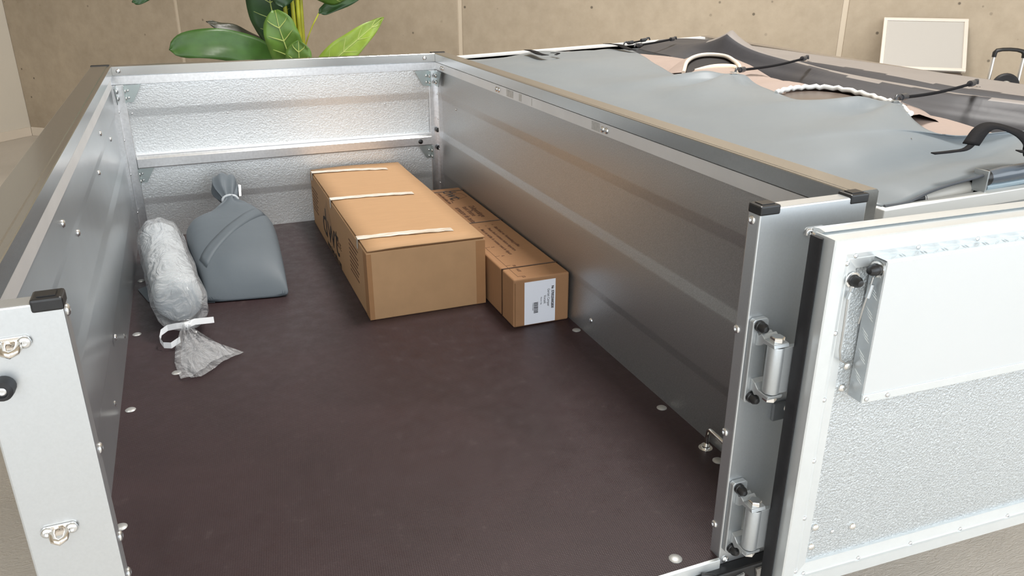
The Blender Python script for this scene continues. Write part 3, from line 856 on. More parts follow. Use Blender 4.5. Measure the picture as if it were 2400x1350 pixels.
# ================================================================== SLATE BAG
def bag():
    t = thing('tent_bag', bed(.29, 1.72, .001), 'slate grey fabric bag with a tied neck leaning on the far wall', 'bag')
    #      y,   xl,   xr,  ztop, tilt, floor
    S = [(1.464, .222, .474, .006, .0), (1.472, .220, .474, .022, .01), (1.50, .218, .475, .062, .01), (1.56, .211, .478, .102, .015), (1.66, .202, .482, .137, .02),
         (1.76, .191, .486, .160, .03), (1.85, .182, .488, .174, .03), (1.92, .176, .484, .183, .03), (1.97, .235, .455, .190, .04), (2.005, .290, .405, .196, .11),
         (2.022, .322, .376, .200, .165), (2.034, .330, .368, .205, .180), (2.05, .322, .376, .222, .176), (2.08, .300, .386, .246, .168), (2.12, .288, .392, .268, .165), (2.155, .292, .384, .270, .175), (2.175, .315, .365, .258, .2)]
    N = 40; rings = []
    for k, (y, xl, xr, zt, zb) in enumerate(S):
        if k < 9: zb = .003
        cx, hw = (xl + xr) / 2, (xr - xl) / 2; r = []
        for i in range(N):
            a = 2 * PI * i / N; c, s_ = math.cos(a), math.sin(a)
            ex = .6 if k < 8 else .8
            px = math.copysign(abs(c) ** ex, c); pz = math.copysign(abs(s_) ** (.7 if k < 8 else .85), s_)
            x = cx + hw * px
            z = zb + (zt - zb) * (.5 + .5 * pz) if s_ >= 0 or k >= 9 else zb + (zt - zb) * (.5 + .5 * pz) * 1.0
            if k < 10 and s_ > 0:
                f = noise.noise(Vector((x * 7, y * 7, 1.7))) * .012 + .010 * math.exp(-((x - cx - .25 * (y - 1.72)) / .03) ** 2) * (1 if k > 2 else 0)
                z += f * min(1, k / 3)
            if k >= 9:
                z += .006 * math.sin(a * 7 + k) ; x += .004 * math.cos(a * 6 + k)
            r.append((x, y + (.035 * (.474 - x) / .23 if k < 4 else 0), max(z, .002)))
        rings.append(r)
    b = part('bag_body', T(MB().loft(rings)), BAGM, t, smooth=180)
    ss = b.modifiers.new('s', 'SUBSURF'); ss.levels = 1; ss.render_levels = 1
    # bottom corner poking out at the left of the bag
    part('bag_corner', T(MB().prism([(.010, 1.712), (.045, 1.585), (.245, 1.50), (.245, 1.80), (.12, 1.80)], .0015, .0035, lambda u, v, t: (u, v, t))), BAGM, t)
    # two stitched folds running across the front, laid on the real surface
    from mathutils.bvhtree import BVHTree
    dg = bpy.context.evaluated_depsgraph_get()
    me_ = b.evaluated_get(dg).to_mesh()
    mw = WORLD[b.name]
    tree = BVHTree.FromPolygons([mw @ v.co for v in me_.vertices], [list(p.vertices) for p in me_.polygons])
    def on(x, y):
        h = tree.ray_cast(bed(x, y, 1.0), Vector((0, 0, -1)))[0]
        return h if h is not None else bed(x, y, .1)
    rows = []
    for i in range(25):
        u = i / 24; x = .235 + .225 * u; y_ = 1.60 + .30 * u
        r = [on(x - .020 * k / 3, y_ + .050 * k / 3) + Vector((0, 0, .0012 + .0025 * (k == 1) + .0012 * (k == 2))) for k in range(4)]
        rows.append(r)
    fl = part('fold_strip', MB().grid(rows), BAGM, t, smooth=40)
    so = fl.modifiers.new('t', 'SOLIDIFY'); so.thickness = .003
    ring = [(.350 + .027 * math.cos(a), 2.034 + .006 * math.sin(a), .192 + .017 * math.sin(a)) for a in [2 * PI * i / 20 for i in range(21)]]
    part('tie_band', T(MB().tube(ring, .0055, 8)), simple('pale_tie', srgb(176, 182, 188), .4), t, smooth=60, label='pale tie round the neck of the bag')
    part('loose_tie_end', T(MB().grid([[(.384, 2.05, .20), (.392, 2.05, .20)], [(.388, 2.09, .235), (.397, 2.09, .232)], [(.391, 2.10, .212), (.400, 2.10, .21)]])), WHITEP, t)
bag()

# ================================================================== PLASTIC BAG WITH GREY ROLL
def plastic():
    t = thing('plastic_bag', bed(.12, 1.55, .001), 'clear plastic bag holding a grey fabric roll, knotted with white ties', 'bag')
    ax0, ax1 = Vector((.155, 1.33, .083)), Vector((.098, 2.00, .086))
    def sec(y, rx, rz, cz, cx, N=36, seed=0.0, amp=.0, k=0):
        r = []
        for i in range(N):
            a = 2 * PI * i / N
            d = 1 + amp * noise.noise(Vector((math.cos(a) * 2.2 + seed, math.sin(a) * 2.2, y * 9))) + amp * .6 * math.sin(a * 9 + y * 23)
            r.append((cx + rx * d * math.cos(a), y, max(.0055, cz + .005 + rz * d * math.sin(a))))
        return r
    cx = lambda y: .152 + (.088 - .152) * (y - 1.30) / .70
    rings = [sec(1.345, .03, .03, .078, cx(1.345)), sec(1.35, .060, .062, .076, cx(1.35))]
    for y in [1.37 + .06 * i for i in range(11)]: rings.append(sec(y, .068, .072, .0755, cx(y), amp=.03))
    rings += [sec(1.985, .06, .062, .076, cx(1.985)), sec(1.99, .02, .02, .076, cx(1.99))]
    part('fabric_roll', T(MB().loft(rings)), ROLLM, t, smooth=180, label='light grey rolled fabric inside the plastic')
    rings = []
    prof = [(1.222, .006, .006, .052), (1.232, .020, .016, .052), (1.25, .046, .034, .056), (1.275, .066, .054, .065), (1.305, .075, .070, .076), (1.34, .079, .077, .0795)]
    prof += [(1.38 + .05 * i, .078, .079, .0815) for i in range(11)] + [(1.93, .078, .08, .083), (1.98, .074, .078, .084), (2.005, .058, .06, .085), (2.02, .02, .02, .085)]
    for k, (y, rx, rz, cz) in enumerate(prof): rings.append(sec(y, rx, rz, cz, cx(y), amp=.055 if 2 < k else .10, seed=3.1))
    part('film_sleeve', T(MB().loft(rings)), FILM, t, smooth=180, label='crumpled clear plastic sleeve')
    # fanned tail on the bed
    rows = []
    fan = [((.157, 1.224, .052), (.163, 1.224, .052)), ((.140, 1.19, .040), (.182, 1.20, .038)), ((.126, 1.14, .018), (.212, 1.175, .020)), ((.122, 1.08, .006), (.240, 1.14, .012)), ((.130, 1.02, .004), (.262, 1.11, .008)), ((.136, .985, .004), (.278, 1.086, .006))]
    for k, (p, q) in enumerate(fan):
        p, q = Vector(p), Vector(q); r = []
        for i in range(17):
            u = i / 16; v = p.lerp(q, u)
            v.z += abs(math.sin(u * PI * 4.2 + .5)) * (.016 * (1 - k / 7)) + .008 * math.sin(PI * u) * (k > 1)
            v.y -= .035 * math.sin(PI * min(1, u * 1.6)) * (k / 5) * (1 - u)
            r.append(v)
        rows.append(r)
    part('film_tail', T(MB().grid(rows)), FILM, t, smooth=180, label='fanned-out end of the plastic bag')
    rows2 = [[Vector((v.x * 1.0 + .004 * (k + 1), v.y + .004, max(.0025, v.z * .45))) for v in r] for k, r in enumerate(rows)]
    part('film_tail', T(MB().grid(rows2)), FILM, t, smooth=180)
    def ribbon(pts, w):
        rows = []
        for p, d in pts: rows.append([Vector(p) - Vector(d) * w / 2, Vector(p) + Vector(d) * w / 2])
        return MB().grid(rows)
    u = (0, .3, .95)
    part('white_tie', T(ribbon([((.160, 1.222, .056), (0, .5, .9)), ((.185, 1.232, .058), u), ((.212, 1.243, .052), u), ((.236, 1.255, .046), u)], .018)), WHITEP, t, label='white tie end')
    loop = [((.158, 1.218, .058), u), ((.135, 1.225, .056), u), ((.110, 1.235, .050), u), ((.092, 1.232, .040), u), ((.086, 1.215, .026), u), ((.095, 1.195, .016), u), ((.115, 1.185, .016), u), ((.140, 1.195, .026), u)]
    lo = part('white_tie', T(ribbon(loop, .017)), WHITEP, t, label='white looped tie')
    part('knot', T(MB().lathe([(.002, -.012), (.011, -.007), (.013, 0), (.010, .007), (.002, .012)], (.160, 1.224, .053), (0, 1, .2), 10)), WHITEP, t, smooth=180)
plastic()

# ================================================================== TENT HALF (tray with cover and canvas to the right)
def traypt(x, y, z=0.0):        # the tray rises a little towards the right
    return Vector((x, y, .600 + .006 * y + (x - 1.39) * (.018 + .0064 * y) + z + G))
TX0, TX1, TY0, TY1 = 1.392, 2.74, -.015, 2.52
tray = thing('tent_tray', (2.05, 1.25, 0), 'shallow white-rimmed tray holding the packed tent beside the cargo trailer', 'tray')
def tbox(mb, x0, x1, y0, y1, za, zb):
    return mb.hexa([traypt(x0, y0, za), traypt(x1, y0, za), traypt(x1, y1, za), traypt(x0, y1, za)], [traypt(x0, y0, zb), traypt(x1, y0, zb), traypt(x1, y1, zb), traypt(x0, y1, zb)])
part('tray_wall', tbox(MB(), TX0, TX1, TY0, TY0 + .012, -.20, -.002), POST, tray)
part('tray_wall', tbox(MB(), TX0, TX1, TY1 - .012, TY1, -.20, -.002), POST, tray)
part('tray_wall', tbox(MB(), TX0, TX0 + .012, TY0 + .0125, TY1 - .0125, -.20, -.002), POST, tray)
part('tray_wall', tbox(MB(), TX1 - .012, TX1, TY0 + .0125, TY1 - .0125, -.20, -.002), POST, tray)
part('tray_floor', tbox(MB(), TX0, TX1, TY0, TY1, -.215, -.2005), POST, tray)
part('tray_rim', tbox(MB(), TX0 - .004, TX1, TY0 - .006, TY0 + .014, -.022, .003), PAINTW, tray, bevel=.002)
part('tray_rim', tbox(MB(), TX0, TX1 + .02, TY1 - .012, TY1 + .034, -.020, .008), PAINTW, tray, bevel=.002)
part('tray_rim', tbox(MB(), TX0 - .004, TX0 + .012, TY0 + .0145, TY1 - .013, -.022, .002), PAINTW, tray, bevel=.002)
RAIL = varied('brown_rail', (.36, .32, .28), .35, .7, 20, .06)
part('tray_rim', tbox(MB(), TX1 - .006, TX1 + .035, TY0, TY1 + .03, -.022, .010), RAIL, tray, bevel=.003, label='taupe side rail of the tray')
for x, y in ((1.44, .05), (2.69, .05), (1.44, 2.45), (2.69, 2.45)):
    zt = traypt(x, y, -.2151).z
    part('prop_leg', MB().box(x - .02, x + .02, y - .02, y + .02, .006, zt).box(x - .05, x + .05, y - .05, y + .05, 0, .006), STEEL, tray)

# packed canvas: one crumpled body filling the tray
def smooth(a, b, x):
    t_ = max(0, min(1, (x - a) / (b - a))); return t_ * t_ * (3 - 2 * t_)
def canvas_z(x, y):
    z = .028
    z += .030 * math.exp(-((x - 1.95 + .04 * math.sin(y * 3)) / .20) ** 2) * smooth(.1, .5, y) * (1 - .3 * smooth(1.2, 2.2, y))
    z -= .085 * math.exp(-((x - 2.30 + .05 * math.sin(y * 2.2)) / .17) ** 2)
    z -= .05 * smooth(2.3, 2.5, x)
    z -= .06 * smooth(1.85, 2.25, y) + .06 * (1 - smooth(1.50, 1.80, x))
    z += .016 * noise.noise(Vector((x * 5, y * 2.2, .3))) + .007 * noise.noise(Vector((x * 13, y * 7, 4.1)))
    z += .006 * math.sin((x * .8 + y) * 26) * math.exp(-((y - .95) / .12) ** 2)
    z -= .03 * (1 - smooth(0, .12, y - .08))
    return z
heap = thing('tent_canvas', (2.05, 1.25, .40), 'taupe tent canvas packed in folds under the grey cover', 'tent')
NX, NY = 60, 110
rows = [[traypt(TX0 + .02 + (TX1 - TX0 - .04) * i / NX, TY0 + .105 + (TY1 - TY0 - .145) * j / NY, 0) for i in range(NX + 1)] for j in range(NY + 1)]
rows = [[v + Vector((0, 0, canvas_z(v.x, v.y))) for v in r] for r in rows]
mb = MB().grid(rows)
# skirt down to the tray floor
edge = [r for r in rows[0]] + [r[-1] for r in rows[1:]] + [v for v in rows[-1][-2::-1]] + [r[0] for r in rows[-2:0:-1]]
mb.loft([edge, [Vector((v.x, v.y, traypt(v.x, v.y, -.199).z)) for v in edge]], cap=False)
part('canvas_body', mb, CANVAS, heap, smooth=180, weld=True)
# second taupe fold with the white zip edge
def curve3(pts, n):
    out = []
    P = [Vector(p) for p in pts]
    P = [P[0] * 2 - P[1]] + P + [P[-1] * 2 - P[-2]]
    for i in range(1, len(P) - 2):
        for k in range(n):
            t_ = k / n; a, b, c, d = P[i - 1], P[i], P[i + 1], P[i + 2]
            out.append(.5 * ((2 * b) + (-a + c) * t_ + (2 * a - 5 * b + 4 * c - d) * t_ ** 2 + (-a + 3 * b - 3 * c + d) * t_ ** 3))
    out.append(P[-2]); return out
zip_pts = curve3([(1.745, .735, .688), (1.790, .742, .694), (1.83, .736, .697), (1.872, .712, .699), (1.900, .655, .699), (1.892, .565, .698), (1.868, .48, .697), (1.862, .43, .695), (1.80, .33, .690)], 5)
zz = [bed(*p) for p in zip_pts]
part('zip_piping', MB().tube([v + Vector((0, 0, .0025 * math.sin(i * 2.4))) for i, v in enumerate(zz)], .0065, 8), PAINTW, heap, smooth=60, label='white zip edging of the tent window')
under = [[v + Vector((-.012, -.004, -.010)), v + Vector((-.05, -.05, -.016)), v + Vector((-.14, -.14, -.020))] for v in zz]
part('window_panel', MB().grid(under), simple('tinted_window', srgb(92, 80, 72), .3), heap, smooth=180, label='dark tinted window panel below the zip')
outer = [[v + Vector((0, 0, -.002)), v + Vector((.05, .02, -.006)), v + Vector((.14, .05, -.030)), v + Vector((.24, .08, -.07))] for v in zz]
part('canvas_fold', MB().grid(outer), CANVAS, heap, smooth=180)
# arched opening with piping
arch = [bed(*p) for p in curve3([(1.842, 1.335, .668), (1.90, 1.405, .694), (1.965, 1.450, .706), (2.015, 1.445, .711), (2.045, 1.39, .710), (2.02, 1.30, .703), (1.955, 1.18, .697), (1.85, 1.06, .690)], 6)]
part('window_piping', MB().tube(arch, .0068, 8), simple('cream_piping', srgb(216, 204, 190), .5), heap, smooth=60, label='cream piping round the arched opening')
cen = bed(1.90, 1.25, .672)
part('window_opening', MB().grid([[v + Vector((-.004, -.004, -.012)), v.lerp(cen, .35) + Vector((0, 0, -.016)), v.lerp(cen, .8) + Vector((0, 0, -.02))] for v in arch]), simple('opening_shade', srgb(34, 30, 30), .7), heap, smooth=180, label='dark sheet painted as the shade inside the arched opening')  # dark sheet, the shade of the hollow is put into its colour
out2 = []
for i, v in enumerate(arch):
    d = (v - cen); d.z = 0; d.normalize()
    out2.append([v + Vector((0, 0, .001)), v + d * .05 + Vector((0, 0, -.006)), v + d * .12 + Vector((0, 0, -.045)), v + d * .18 + Vector((0, 0, -.085))])
part('canvas_fold', MB().grid(out2), CANVAS, heap, smooth=180)
lip = [bed(*p) for p in curve3([(1.87, 1.31, .678), (1.93, 1.29, .684), (1.98, 1.25, .686), (1.965, 1.20, .690)], 5)]
part('window_lip', MB().tube(lip, [.004 + .010 * math.sin(PI * i / (len(lip) - 1)) for i in range(len(lip))], 8), simple('cream_lip', srgb(226, 210, 190), .5), heap, smooth=60)
low = [[v + Vector((-.0, -.0, .002)), v + Vector((-.05, -.06, -.004)), v + Vector((-.10, -.13, -.01))] for v in lip]
part('canvas_fold', MB().grid(low), CANVAS, heap, smooth=180)

# grey cover: near flap along the partition side
left = curve3([(1.402, -.004, .6035), (1.36, .15, .615), (1.345, .3, .628), (1.345, .9, .636), (1.345, 1.6, .632), (1.355, 2.15, .622), (1.43, 2.46, .616)], 10)
right = curve3([(2.10, .0, .650), (2.12, .07, .668), (2.09, .125, .677), (2.0, .150, .681), (1.83, .165, .681), (1.735, .197, .681), (1.765, .290, .690), (1.855, .425, .702), (1.750, .500, .694), (1.715, .59, .690), (1.748, .735, .694), (1.818, .938, .698), (1.826, 1.03, .701), (1.770, 1.098, .690), (1.745, 1.21, .684), (1.792, 1.42, .684), (1.912, 1.71, .682), (2.08, 2.10, .664), (2.18, 2.34, .650)], 6)
def resample(c, n):
    Ls = [0]
    for a, b in zip(c, c[1:]): Ls.append(Ls[-1] + (b - a).length)
    out = []; k = 0
    for i in range(n + 1):
        s = Ls[-1] * i / n
        while k < len(c) - 2 and Ls[k + 1] < s: k += 1
        f = (s - Ls[k]) / max(1e-9, Ls[k + 1] - Ls[k]); out.append(c[k].lerp(c[k + 1], f))
    return out
NR, NC = 130, 46
lc, rc = resample(left, NR), resample(right, NR)
fr_edge = resample(curve3([(1.402, -.004, .6035), (1.458, -.002, .6045), (1.52, .0, .6200), (1.635, .0, .6370), (1.76, .0, .6450), (1.95, .0, .642), (2.10, .0, .650)], 6), NC)
rows = []
for j in range(NR + 1):
    r = []
    for i in range(NC + 1):
        u = i / NC; p = lc[j].lerp(rc[j], u)
        if j < 8: p += (fr_edge[i] - lc[0].lerp(rc[0], u)) * (1 - smooth(0, 8, j))
        dome_ = math.sin(PI * u)
        p.z += .020 * dome_ * smooth(0, 14, j) * (.6 + .4 * noise.noise(Vector((p.y * 1.5, 3.1, 0))))
        p.z += .017 * dome_ * smooth(0, 8, j) * noise.noise(Vector((p.x * 3.5 + p.y * .8, p.y * 2.0, 1)))
        p.z += .004 * noise.noise(Vector((p.x * 9, p.y * 4, 2))) * smooth(0, .2, u)
        # soft pleats running to the hooks
        for gx, gy in ((1.855, .425), (1.826, 1.03)):
            d = math.hypot(p.x - gx, p.y - gy); a = math.atan2(p.y - gy, p.x - gx)
            p.z += .016 * math.exp(-(d / .26) ** 2) * math.cos(a * 5) * smooth(.02, .10, d)
        # creases along the front and back edge
        p.z -= .014 * math.exp(-((p.y - .10 - .1 * (p.x - 1.4)) / .035) ** 2) * smooth(.05, .3, u)
        if j > NR - 12: p.z -= .012 * smooth(0, 12, j - NR + 12) * abs(math.sin(u * 7))
        r.append(Vector((p.x, p.y, p.z + G)))
    rows.append(r)
cover = thing('grey_cover', bed(1.6, 1.2, .62), 'smooth grey cover sheet hooked over the tent tray with elastic cords', 'cover')
cv = part('cover_sheet', MB().grid(rows), TARP, cover, smooth=180)
so = cv.modifiers.new('t', 'SOLIDIFY'); so.thickness = .002; so.offset = -1
# front overhang down to the tray rim
front = rows[0]
fo = [[v.copy() for v in front], [v + Vector((.004, -.006, -.010 - .01 * (i / NC))) for i, v in enumerate(front)], [v + Vector((.010, -.002, -.018 - .012 * (i / NC))) for i, v in enumerate(front)]]
# near edge trim with stitched binding at the corner
part('edge_binding', MB().tube([v + Vector((0, -.002, .001)) for v in front], .0030, 8), simple('dark_binding', srgb(74, 78, 84), .6), cover, smooth=60)
# webbing straps lying on the sheet
def strap(pts, w, name='strap', drop=None, roll=None):
    pts = [bed(*p) for p in curve3(pts, 5)]; rows = []
    for i, v in enumerate(pts):
        d = (pts[min(i + 1, len(pts) - 1)] - pts[max(0, i - 1)]); d.z = 0
        nrm = Vector((-d.y, d.x, 0)).normalized()
        if roll: nrm = (nrm * math.cos(roll * i / len(pts)) + Vector((0, 0, 1)) * math.sin(roll * i / len(pts)))
        rows.append([v - nrm * w / 2, v + nrm * w / 2])
    o = part(name, MB().grid(rows), WEBBING, cover, smooth=180, label='black webbing strap')
    s2 = o.modifiers.new('t', 'SOLIDIFY'); s2.thickness = .002
    return o
strap([(1.655, 2.27, .668), (1.640, 2.17, .672), (1.620, 2.06, .672), (1.615, 1.985, .674)], .030)
strap([(1.685, 2.08, .672), (1.690, 2.02, .676), (1.667, 2.00, .672)], .012)
strap([(2.09, 2.36, .672), (2.05, 2.17, .684), (2.01, 2.02, .682), (1.99, 1.94, .684)], .032)
# near front strap: lying tongue, standing loop and ribbed ladder
strap([(1.545, .035, .682), (1.585, .028, .684), (1.625, .030, .686), (1.665, .045, .700)], .012)
strap([(1.640, .035, .690), (1.680, .050, .712), (1.712, .050, .718), (1.748, .030, .706), (1.760, .005, .690), (1.745, -.015, .676)], .030, roll=.6)
strap([(1.72, -.005, .680), (1.748, -.018, .678), (1.775, -.030, .668)], .020)

# far flap along the right rail, standing up in a peak
flap_top = curve3([(2.725, .0, .660), (2.725, .5, .658), (2.725, 1.0, .658), (2.72, 1.5, .660), (2.70, 2.0, .664), (2.66, 2.40, .668), (2.54, 2.47, .672), (2.44, 2.47, .668)], 8)
flap_in = curve3([(2.30, .12, .660), (2.22, .25, .668), (2.14, .40, .676), (2.08, .55, .676), (2.06, .70, .670), (2.08, .95, .668), (2.13, 1.18, .672), (2.20, 1.36, .664), (2.20, 1.62, .660), (2.20, 1.80, .656), (2.20, 2.02, .652), (2.22, 2.20, .650), (2.24, 2.32, .650)], 6)
NR2, NC2 = 120, 44
a_, b_ = resample(flap_top, NR2), resample(flap_in, NR2)
rows = []
for j in range(NR2 + 1):
    r = []; v = j / NR2
    for i in range(NC2 + 1):
        u = i / NC2; p = a_[j].lerp(b_[j], u)
        body = 1 - smooth(.74, .86, v)
        prof_ = ((0, 0), (.16, -.004), (.30, -.010), (.40, -.042), (.47, -.040), (.56, -.004), (.66, .002), (.74, -.030), (.84, -.085), (1, -.115))
        for q0, q1 in zip(prof_, prof_[1:]):
            if q0[0] <= u <= q1[0] + 1e-9:
                sag = q0[1] + (q1[1] - q0[1]) * smooth(q0[0], q1[0], u)
        wob = 1 + .35 * math.sin(v * 11) + .3 * noise.noise(Vector((v * 7, 0, 3)))
        p.z += .100 * math.exp(-((u - .58) / .17) ** 2) * math.exp(-abs(v - .75) / .075) - .02 * (u > .8) * (u - .8)
        p.z += sag * wob * body + .006 * noise.noise(Vector((p.x * 6, p.y * 3, 8))) * math.sin(PI * u)
        r.append(Vector((p.x, p.y, p.z + G)))
    rows.append(r)
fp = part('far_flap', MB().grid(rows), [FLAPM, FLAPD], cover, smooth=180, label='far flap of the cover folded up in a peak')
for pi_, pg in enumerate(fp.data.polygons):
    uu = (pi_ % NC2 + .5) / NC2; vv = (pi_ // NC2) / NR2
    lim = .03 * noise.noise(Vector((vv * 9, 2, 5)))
    pg.material_index = 1 if (.30 < uu + lim < .47 or uu + lim > .66 or vv > .80) else 0  # darker bands along the flap and over its far end
so = fp.modifiers.new('t', 'SOLIDIFY'); so.thickness = .002
# elastic cords with their hooks
HOOK = simple('hook_plastic', (.05, .052, .058), .3)
def cord(p, q, sag=.006):
    p, q = bed(*p), bed(*q); n_ = 10
    pts = [p.lerp(q, i / n_) - Vector((0, 0, sag * math.sin(PI * i / n_))) for i in range(n_ + 1)]
    c = part('elastic_cord', MB().tube(pts, .0042, 8), WEBBING, cover, smooth=60, label='black elastic cord')
    d = (q - p).normalized()
    for e, s in ((p, 1), (q, -1)):
        part('cord_hook', MB().tube([e - d * s * .026 + Vector((0, 0, -.004)), e - d * s * .020 + Vector((0, 0, .006)), e - d * s * .008 + Vector((0, 0, .006)), e, e + d * s * .008], [.0035, .004, .0045, .006, .0045], 8), HOOK, c, smooth=60)
        part('hook_ferrule', MB().tube([e + d * s * .004, e + d * s * .030], .0085, 10), HOOK, c, smooth=40)
    return c
cord((1.852, 1.045, .708), (2.300, 1.27, .704))
cord((1.878, .440, .708), (2.300, .585, .704))
cord((2.075, 2.05, .690), (2.36, 2.215, .695), .002)
cord((2.19, 2.335, .672), (2.30, 2.36, .682), .002)
for gx, gy in ((1.855, .425), (1.826, 1.03), (2.325, 1.28), (2.325, .595)):
    part('eyelet', MB().lathe([(.007, 0), (.012, .0005), (.0125, .002), (.010, .003), (.007, .002)], bed(gx - .006, gy - .002, .7035 if gx < 2 else .690), (.1, .1, 1), 14), CHROME, cover, smooth=50)

# poles lying in the near edge of the tray
def pole(name, p, q, r, mat, label, strapat=None):
    p, q = bed(*p), bed(*q)
    t = thing(name, (p + q) / 2, label, 'pole')
    part('tube', MB().tube([p, p.lerp(q, .5), q], r, 16), mat, t, smooth=50)
    d = (q - p).normalized()
    part('end_cap', MB().tube([p - d * .02, p + d * .004], [r * .6, r * 1.02], 16), BLACKP, t, smooth=50)
    for f in strapat or ():
        c = p.lerp(q, f); part('hook_loop_band', MB().tube([c - d * .019, c + d * .019], r * 1.08, 16), WEBBING, t, smooth=50, label='black fastening band')
    return t
pole('tent_pole', (1.525, .030, .5965), (1.80, .034, .6130), .0165, simple('beige_pole', srgb(206, 202, 194), .4), 'beige tent pole with a black band at the near edge of the tray', (.52,))
pole('steel_pole', (1.555, .060, .598), (2.05, .072, .615), .011, simple('steel_pole_metal', (.62, .62, .64), .25, .9), 'thin bright steel pole beside the beige pole in the tray')
t = thing('rolled_bag', bed(1.85, .02, .64), 'rolled bag in dark glossy film at the near right edge of the tray', 'bag')
PLB = simple('dark_film', srgb(88, 96, 106), .22, 0, spec=.7)
part('rolled_film', MB().tube([bed(1.655, .003, .631), bed(1.70, .004, .633), bed(2.15, .018, .646)], [.014, .017, .018], 16, flat=(1, .9)), PLB, t, smooth=60)
part('pale_film', MB().tube([bed(1.66, .002, .612), bed(2.15, .012, .622)], .007, 12), simple('bluish_film', srgb(150, 168, 178), .25), t, smooth=60, label='bluish pale film roll below')
part('film_end', MB().tube([bed(1.648, .003, .6305), bed(1.660, .003, .631)], .0158, 16), BLACKP, t, smooth=60)
part('film_clip', MB().box(1.6435, 1.6475, -.012, .018, .606 + G, .648 + G), HINGE, t)

# ================================================================== PLANT
def plant():
    base = Vector((.85, 3.75, 0))
    t = thing('potted_banana_plant', base, 'tall green banana plant with broad leaves behind the trailer', 'plant')
    part('pot', MB().lathe([(0, 0), (.17, 0), (.22, .40), (.235, .42), (.215, .42), (.20, .36), (0, .36)], base, (0, 0, 1), 32), POTM, t, smooth=40)
    part('soil', MB().lathe([(.19, .355), (.12, .375), (0, .38)], base, (0, 0, 1), 24), SOIL, t, smooth=60)
    stems = [((.00, -.02), (.004, -.10, 1.55)), ((.012, .0), (.035, -.10, 1.6)), ((-.015, .0), (-.04, -.09, 1.55)), ((.02, .01), (.06, -.07, 1.6)), ((-.005, .02), (.02, -.06, 1.65))]
    for (dx, dy), (tx, ty, tz) in stems:
        p0 = base + Vector((dx, dy, .36)); p1 = base + Vector((tx, ty, tz))
        pts = [p0.lerp(p1, i / 6) + Vector((0, -.02 * math.sin(PI * i / 6), 0)) for i in range(7)]
        part('stalk', MB().tube(pts, [.020 - .0018 * i for i in range(7)], 8), STALK, t, smooth=60)
    def leaf(path, width, nrm, mat, veins=True, fold=.25, tip=.5, name='leaf', wid=None, back=None):
        P = [bed(*p) for p in curve3(path, 6)]; n_ = len(P) - 1; rows = []; mid = []
        nv = Vector(nrm).normalized()
        for i, p in enumerate(P):
            u = i / n_
            d = (P[min(i + 1, n_)] - P[max(i - 1, 0)]).normalized()
            side = d.cross(nv).normalized()
            w = width * (math.sin(PI * min(1, (u * .94 + .06)) ** tip) ** .75 if wid is None else wid(u))
            row = []
            for k in range(-4, 5):
                f = k / 4
                row.append(p + side * w * f + nv * (fold * abs(f) * w - .25 * w * f * f * fold) + nv * .006 * math.sin(u * 18 + k) * abs(f))
            rows.append(row); mid.append(p + nv * .003)
        l = part(name, MB().grid(rows), mat, t, smooth=180)
        s3 = l.modifiers.new('t', 'SOLIDIFY'); s3.thickness = .0025
        if veins:
            mbv = MB().tube(mid, [.0045 * (1 - .7 * i / n_) for i in range(n_ + 1)], 6)
            for i in range(3, n_ - 2, 5):
                for s in (-1, 1):
                    a = mid[i]; row = rows[min(n_, i + 2)]
                    e = [rows[min(n_, i + q)][4 + s * q] + nv * .003 for q in (1, 2, 3)]
                    mbv.tube([a] + e, [.0030, .0026, .0020, .0008], 5)
            part('leaf_vein', mbv, VEIN, l, smooth=60)
        return l
    f = (-.3, -.85, .4)          # towards the camera
    # lower left: long leaf arching out to the left, seen from the side
    leaf([(.80, 3.70, .42), (.66, 3.66, .555), (.50, 3.62, .610), (.33, 3.60, .625), (.20, 3.60, .600)], .082, (-.1, -.95, .30), LEAF_G, veins=False, fold=.15, wid=lambda u: (.62 + .38 * math.sin(PI * u)) * (max(0, 1 - ((u - .82) / .18) ** 2) ** .5 if u > .82 else 1))
    leaf([(.82, 3.80, .46), (.68, 3.80, .580), (.56, 3.80, .660), (.47, 3.80, .700), (.405, 3.80, .725)], .055, (.3, -.75, .5), LEAF_B, veins=False, fold=.1)
    # central upright pair with pale veins
    leaf([(.82, 3.55, .40), (.80, 3.52, .52), (.775, 3.50, .62), (.755, 3.50, .70), (.745, 3.52, .79)], .092, f, LEAF_M, fold=.10, wid=lambda u: (.72 + .28 * math.sin(PI * u)) * (1 if u < .8 else (1 - ((u - .8) / .2) ** 2 * .75)))
    leaf([(.835, 3.45, .40), (.832, 3.43, .50), (.832, 3.42, .57), (.838, 3.42, .642)], .088, f, LEAF_M, fold=.12, wid=lambda u: (1 - .35 * u) if u < .75 else (1 - .35 * u) * (1 - ((u - .75) / .25) ** 2 * .95))
    # right leaf rising to the right
    leaf([(.95, 3.60, .42), (1.06, 3.58, .530), (1.16, 3.57, .610), (1.26, 3.57, .685), (1.335, 3.58, .738)], .076, (-.15, -.9, .25), LEAF_L, fold=.35)
    # large dark leaf behind, top left of the stem
    leaf([(.79, 3.72, .60), (.765, 3.72, .70), (.745, 3.70, .80), (.74, 3.68, .92), (.74, 3.62, 1.05)], .13, f, LEAF_D, fold=.05, wid=lambda u: .45 + .55 * math.sin(PI * (u * .8 + .1)))
    # crown leaves whose undersides hang into the top of the picture
    leaf([(.88, 3.68, 1.00), (.95, 3.62, .93), (1.04, 3.58, .865), (1.12, 3.56, .86), (1.20, 3.55, .90)], .085, (0, -.6, -.6), LEAF_M, fold=.1)
    leaf([(1.32, 3.62, .98), (1.22, 3.62, .90), (1.12, 3.62, .835), (1.02, 3.62, .782), (.985, 3.62, .765)], .060, (-.2, -.8, .35), LEAF_D, veins=False, fold=.1)
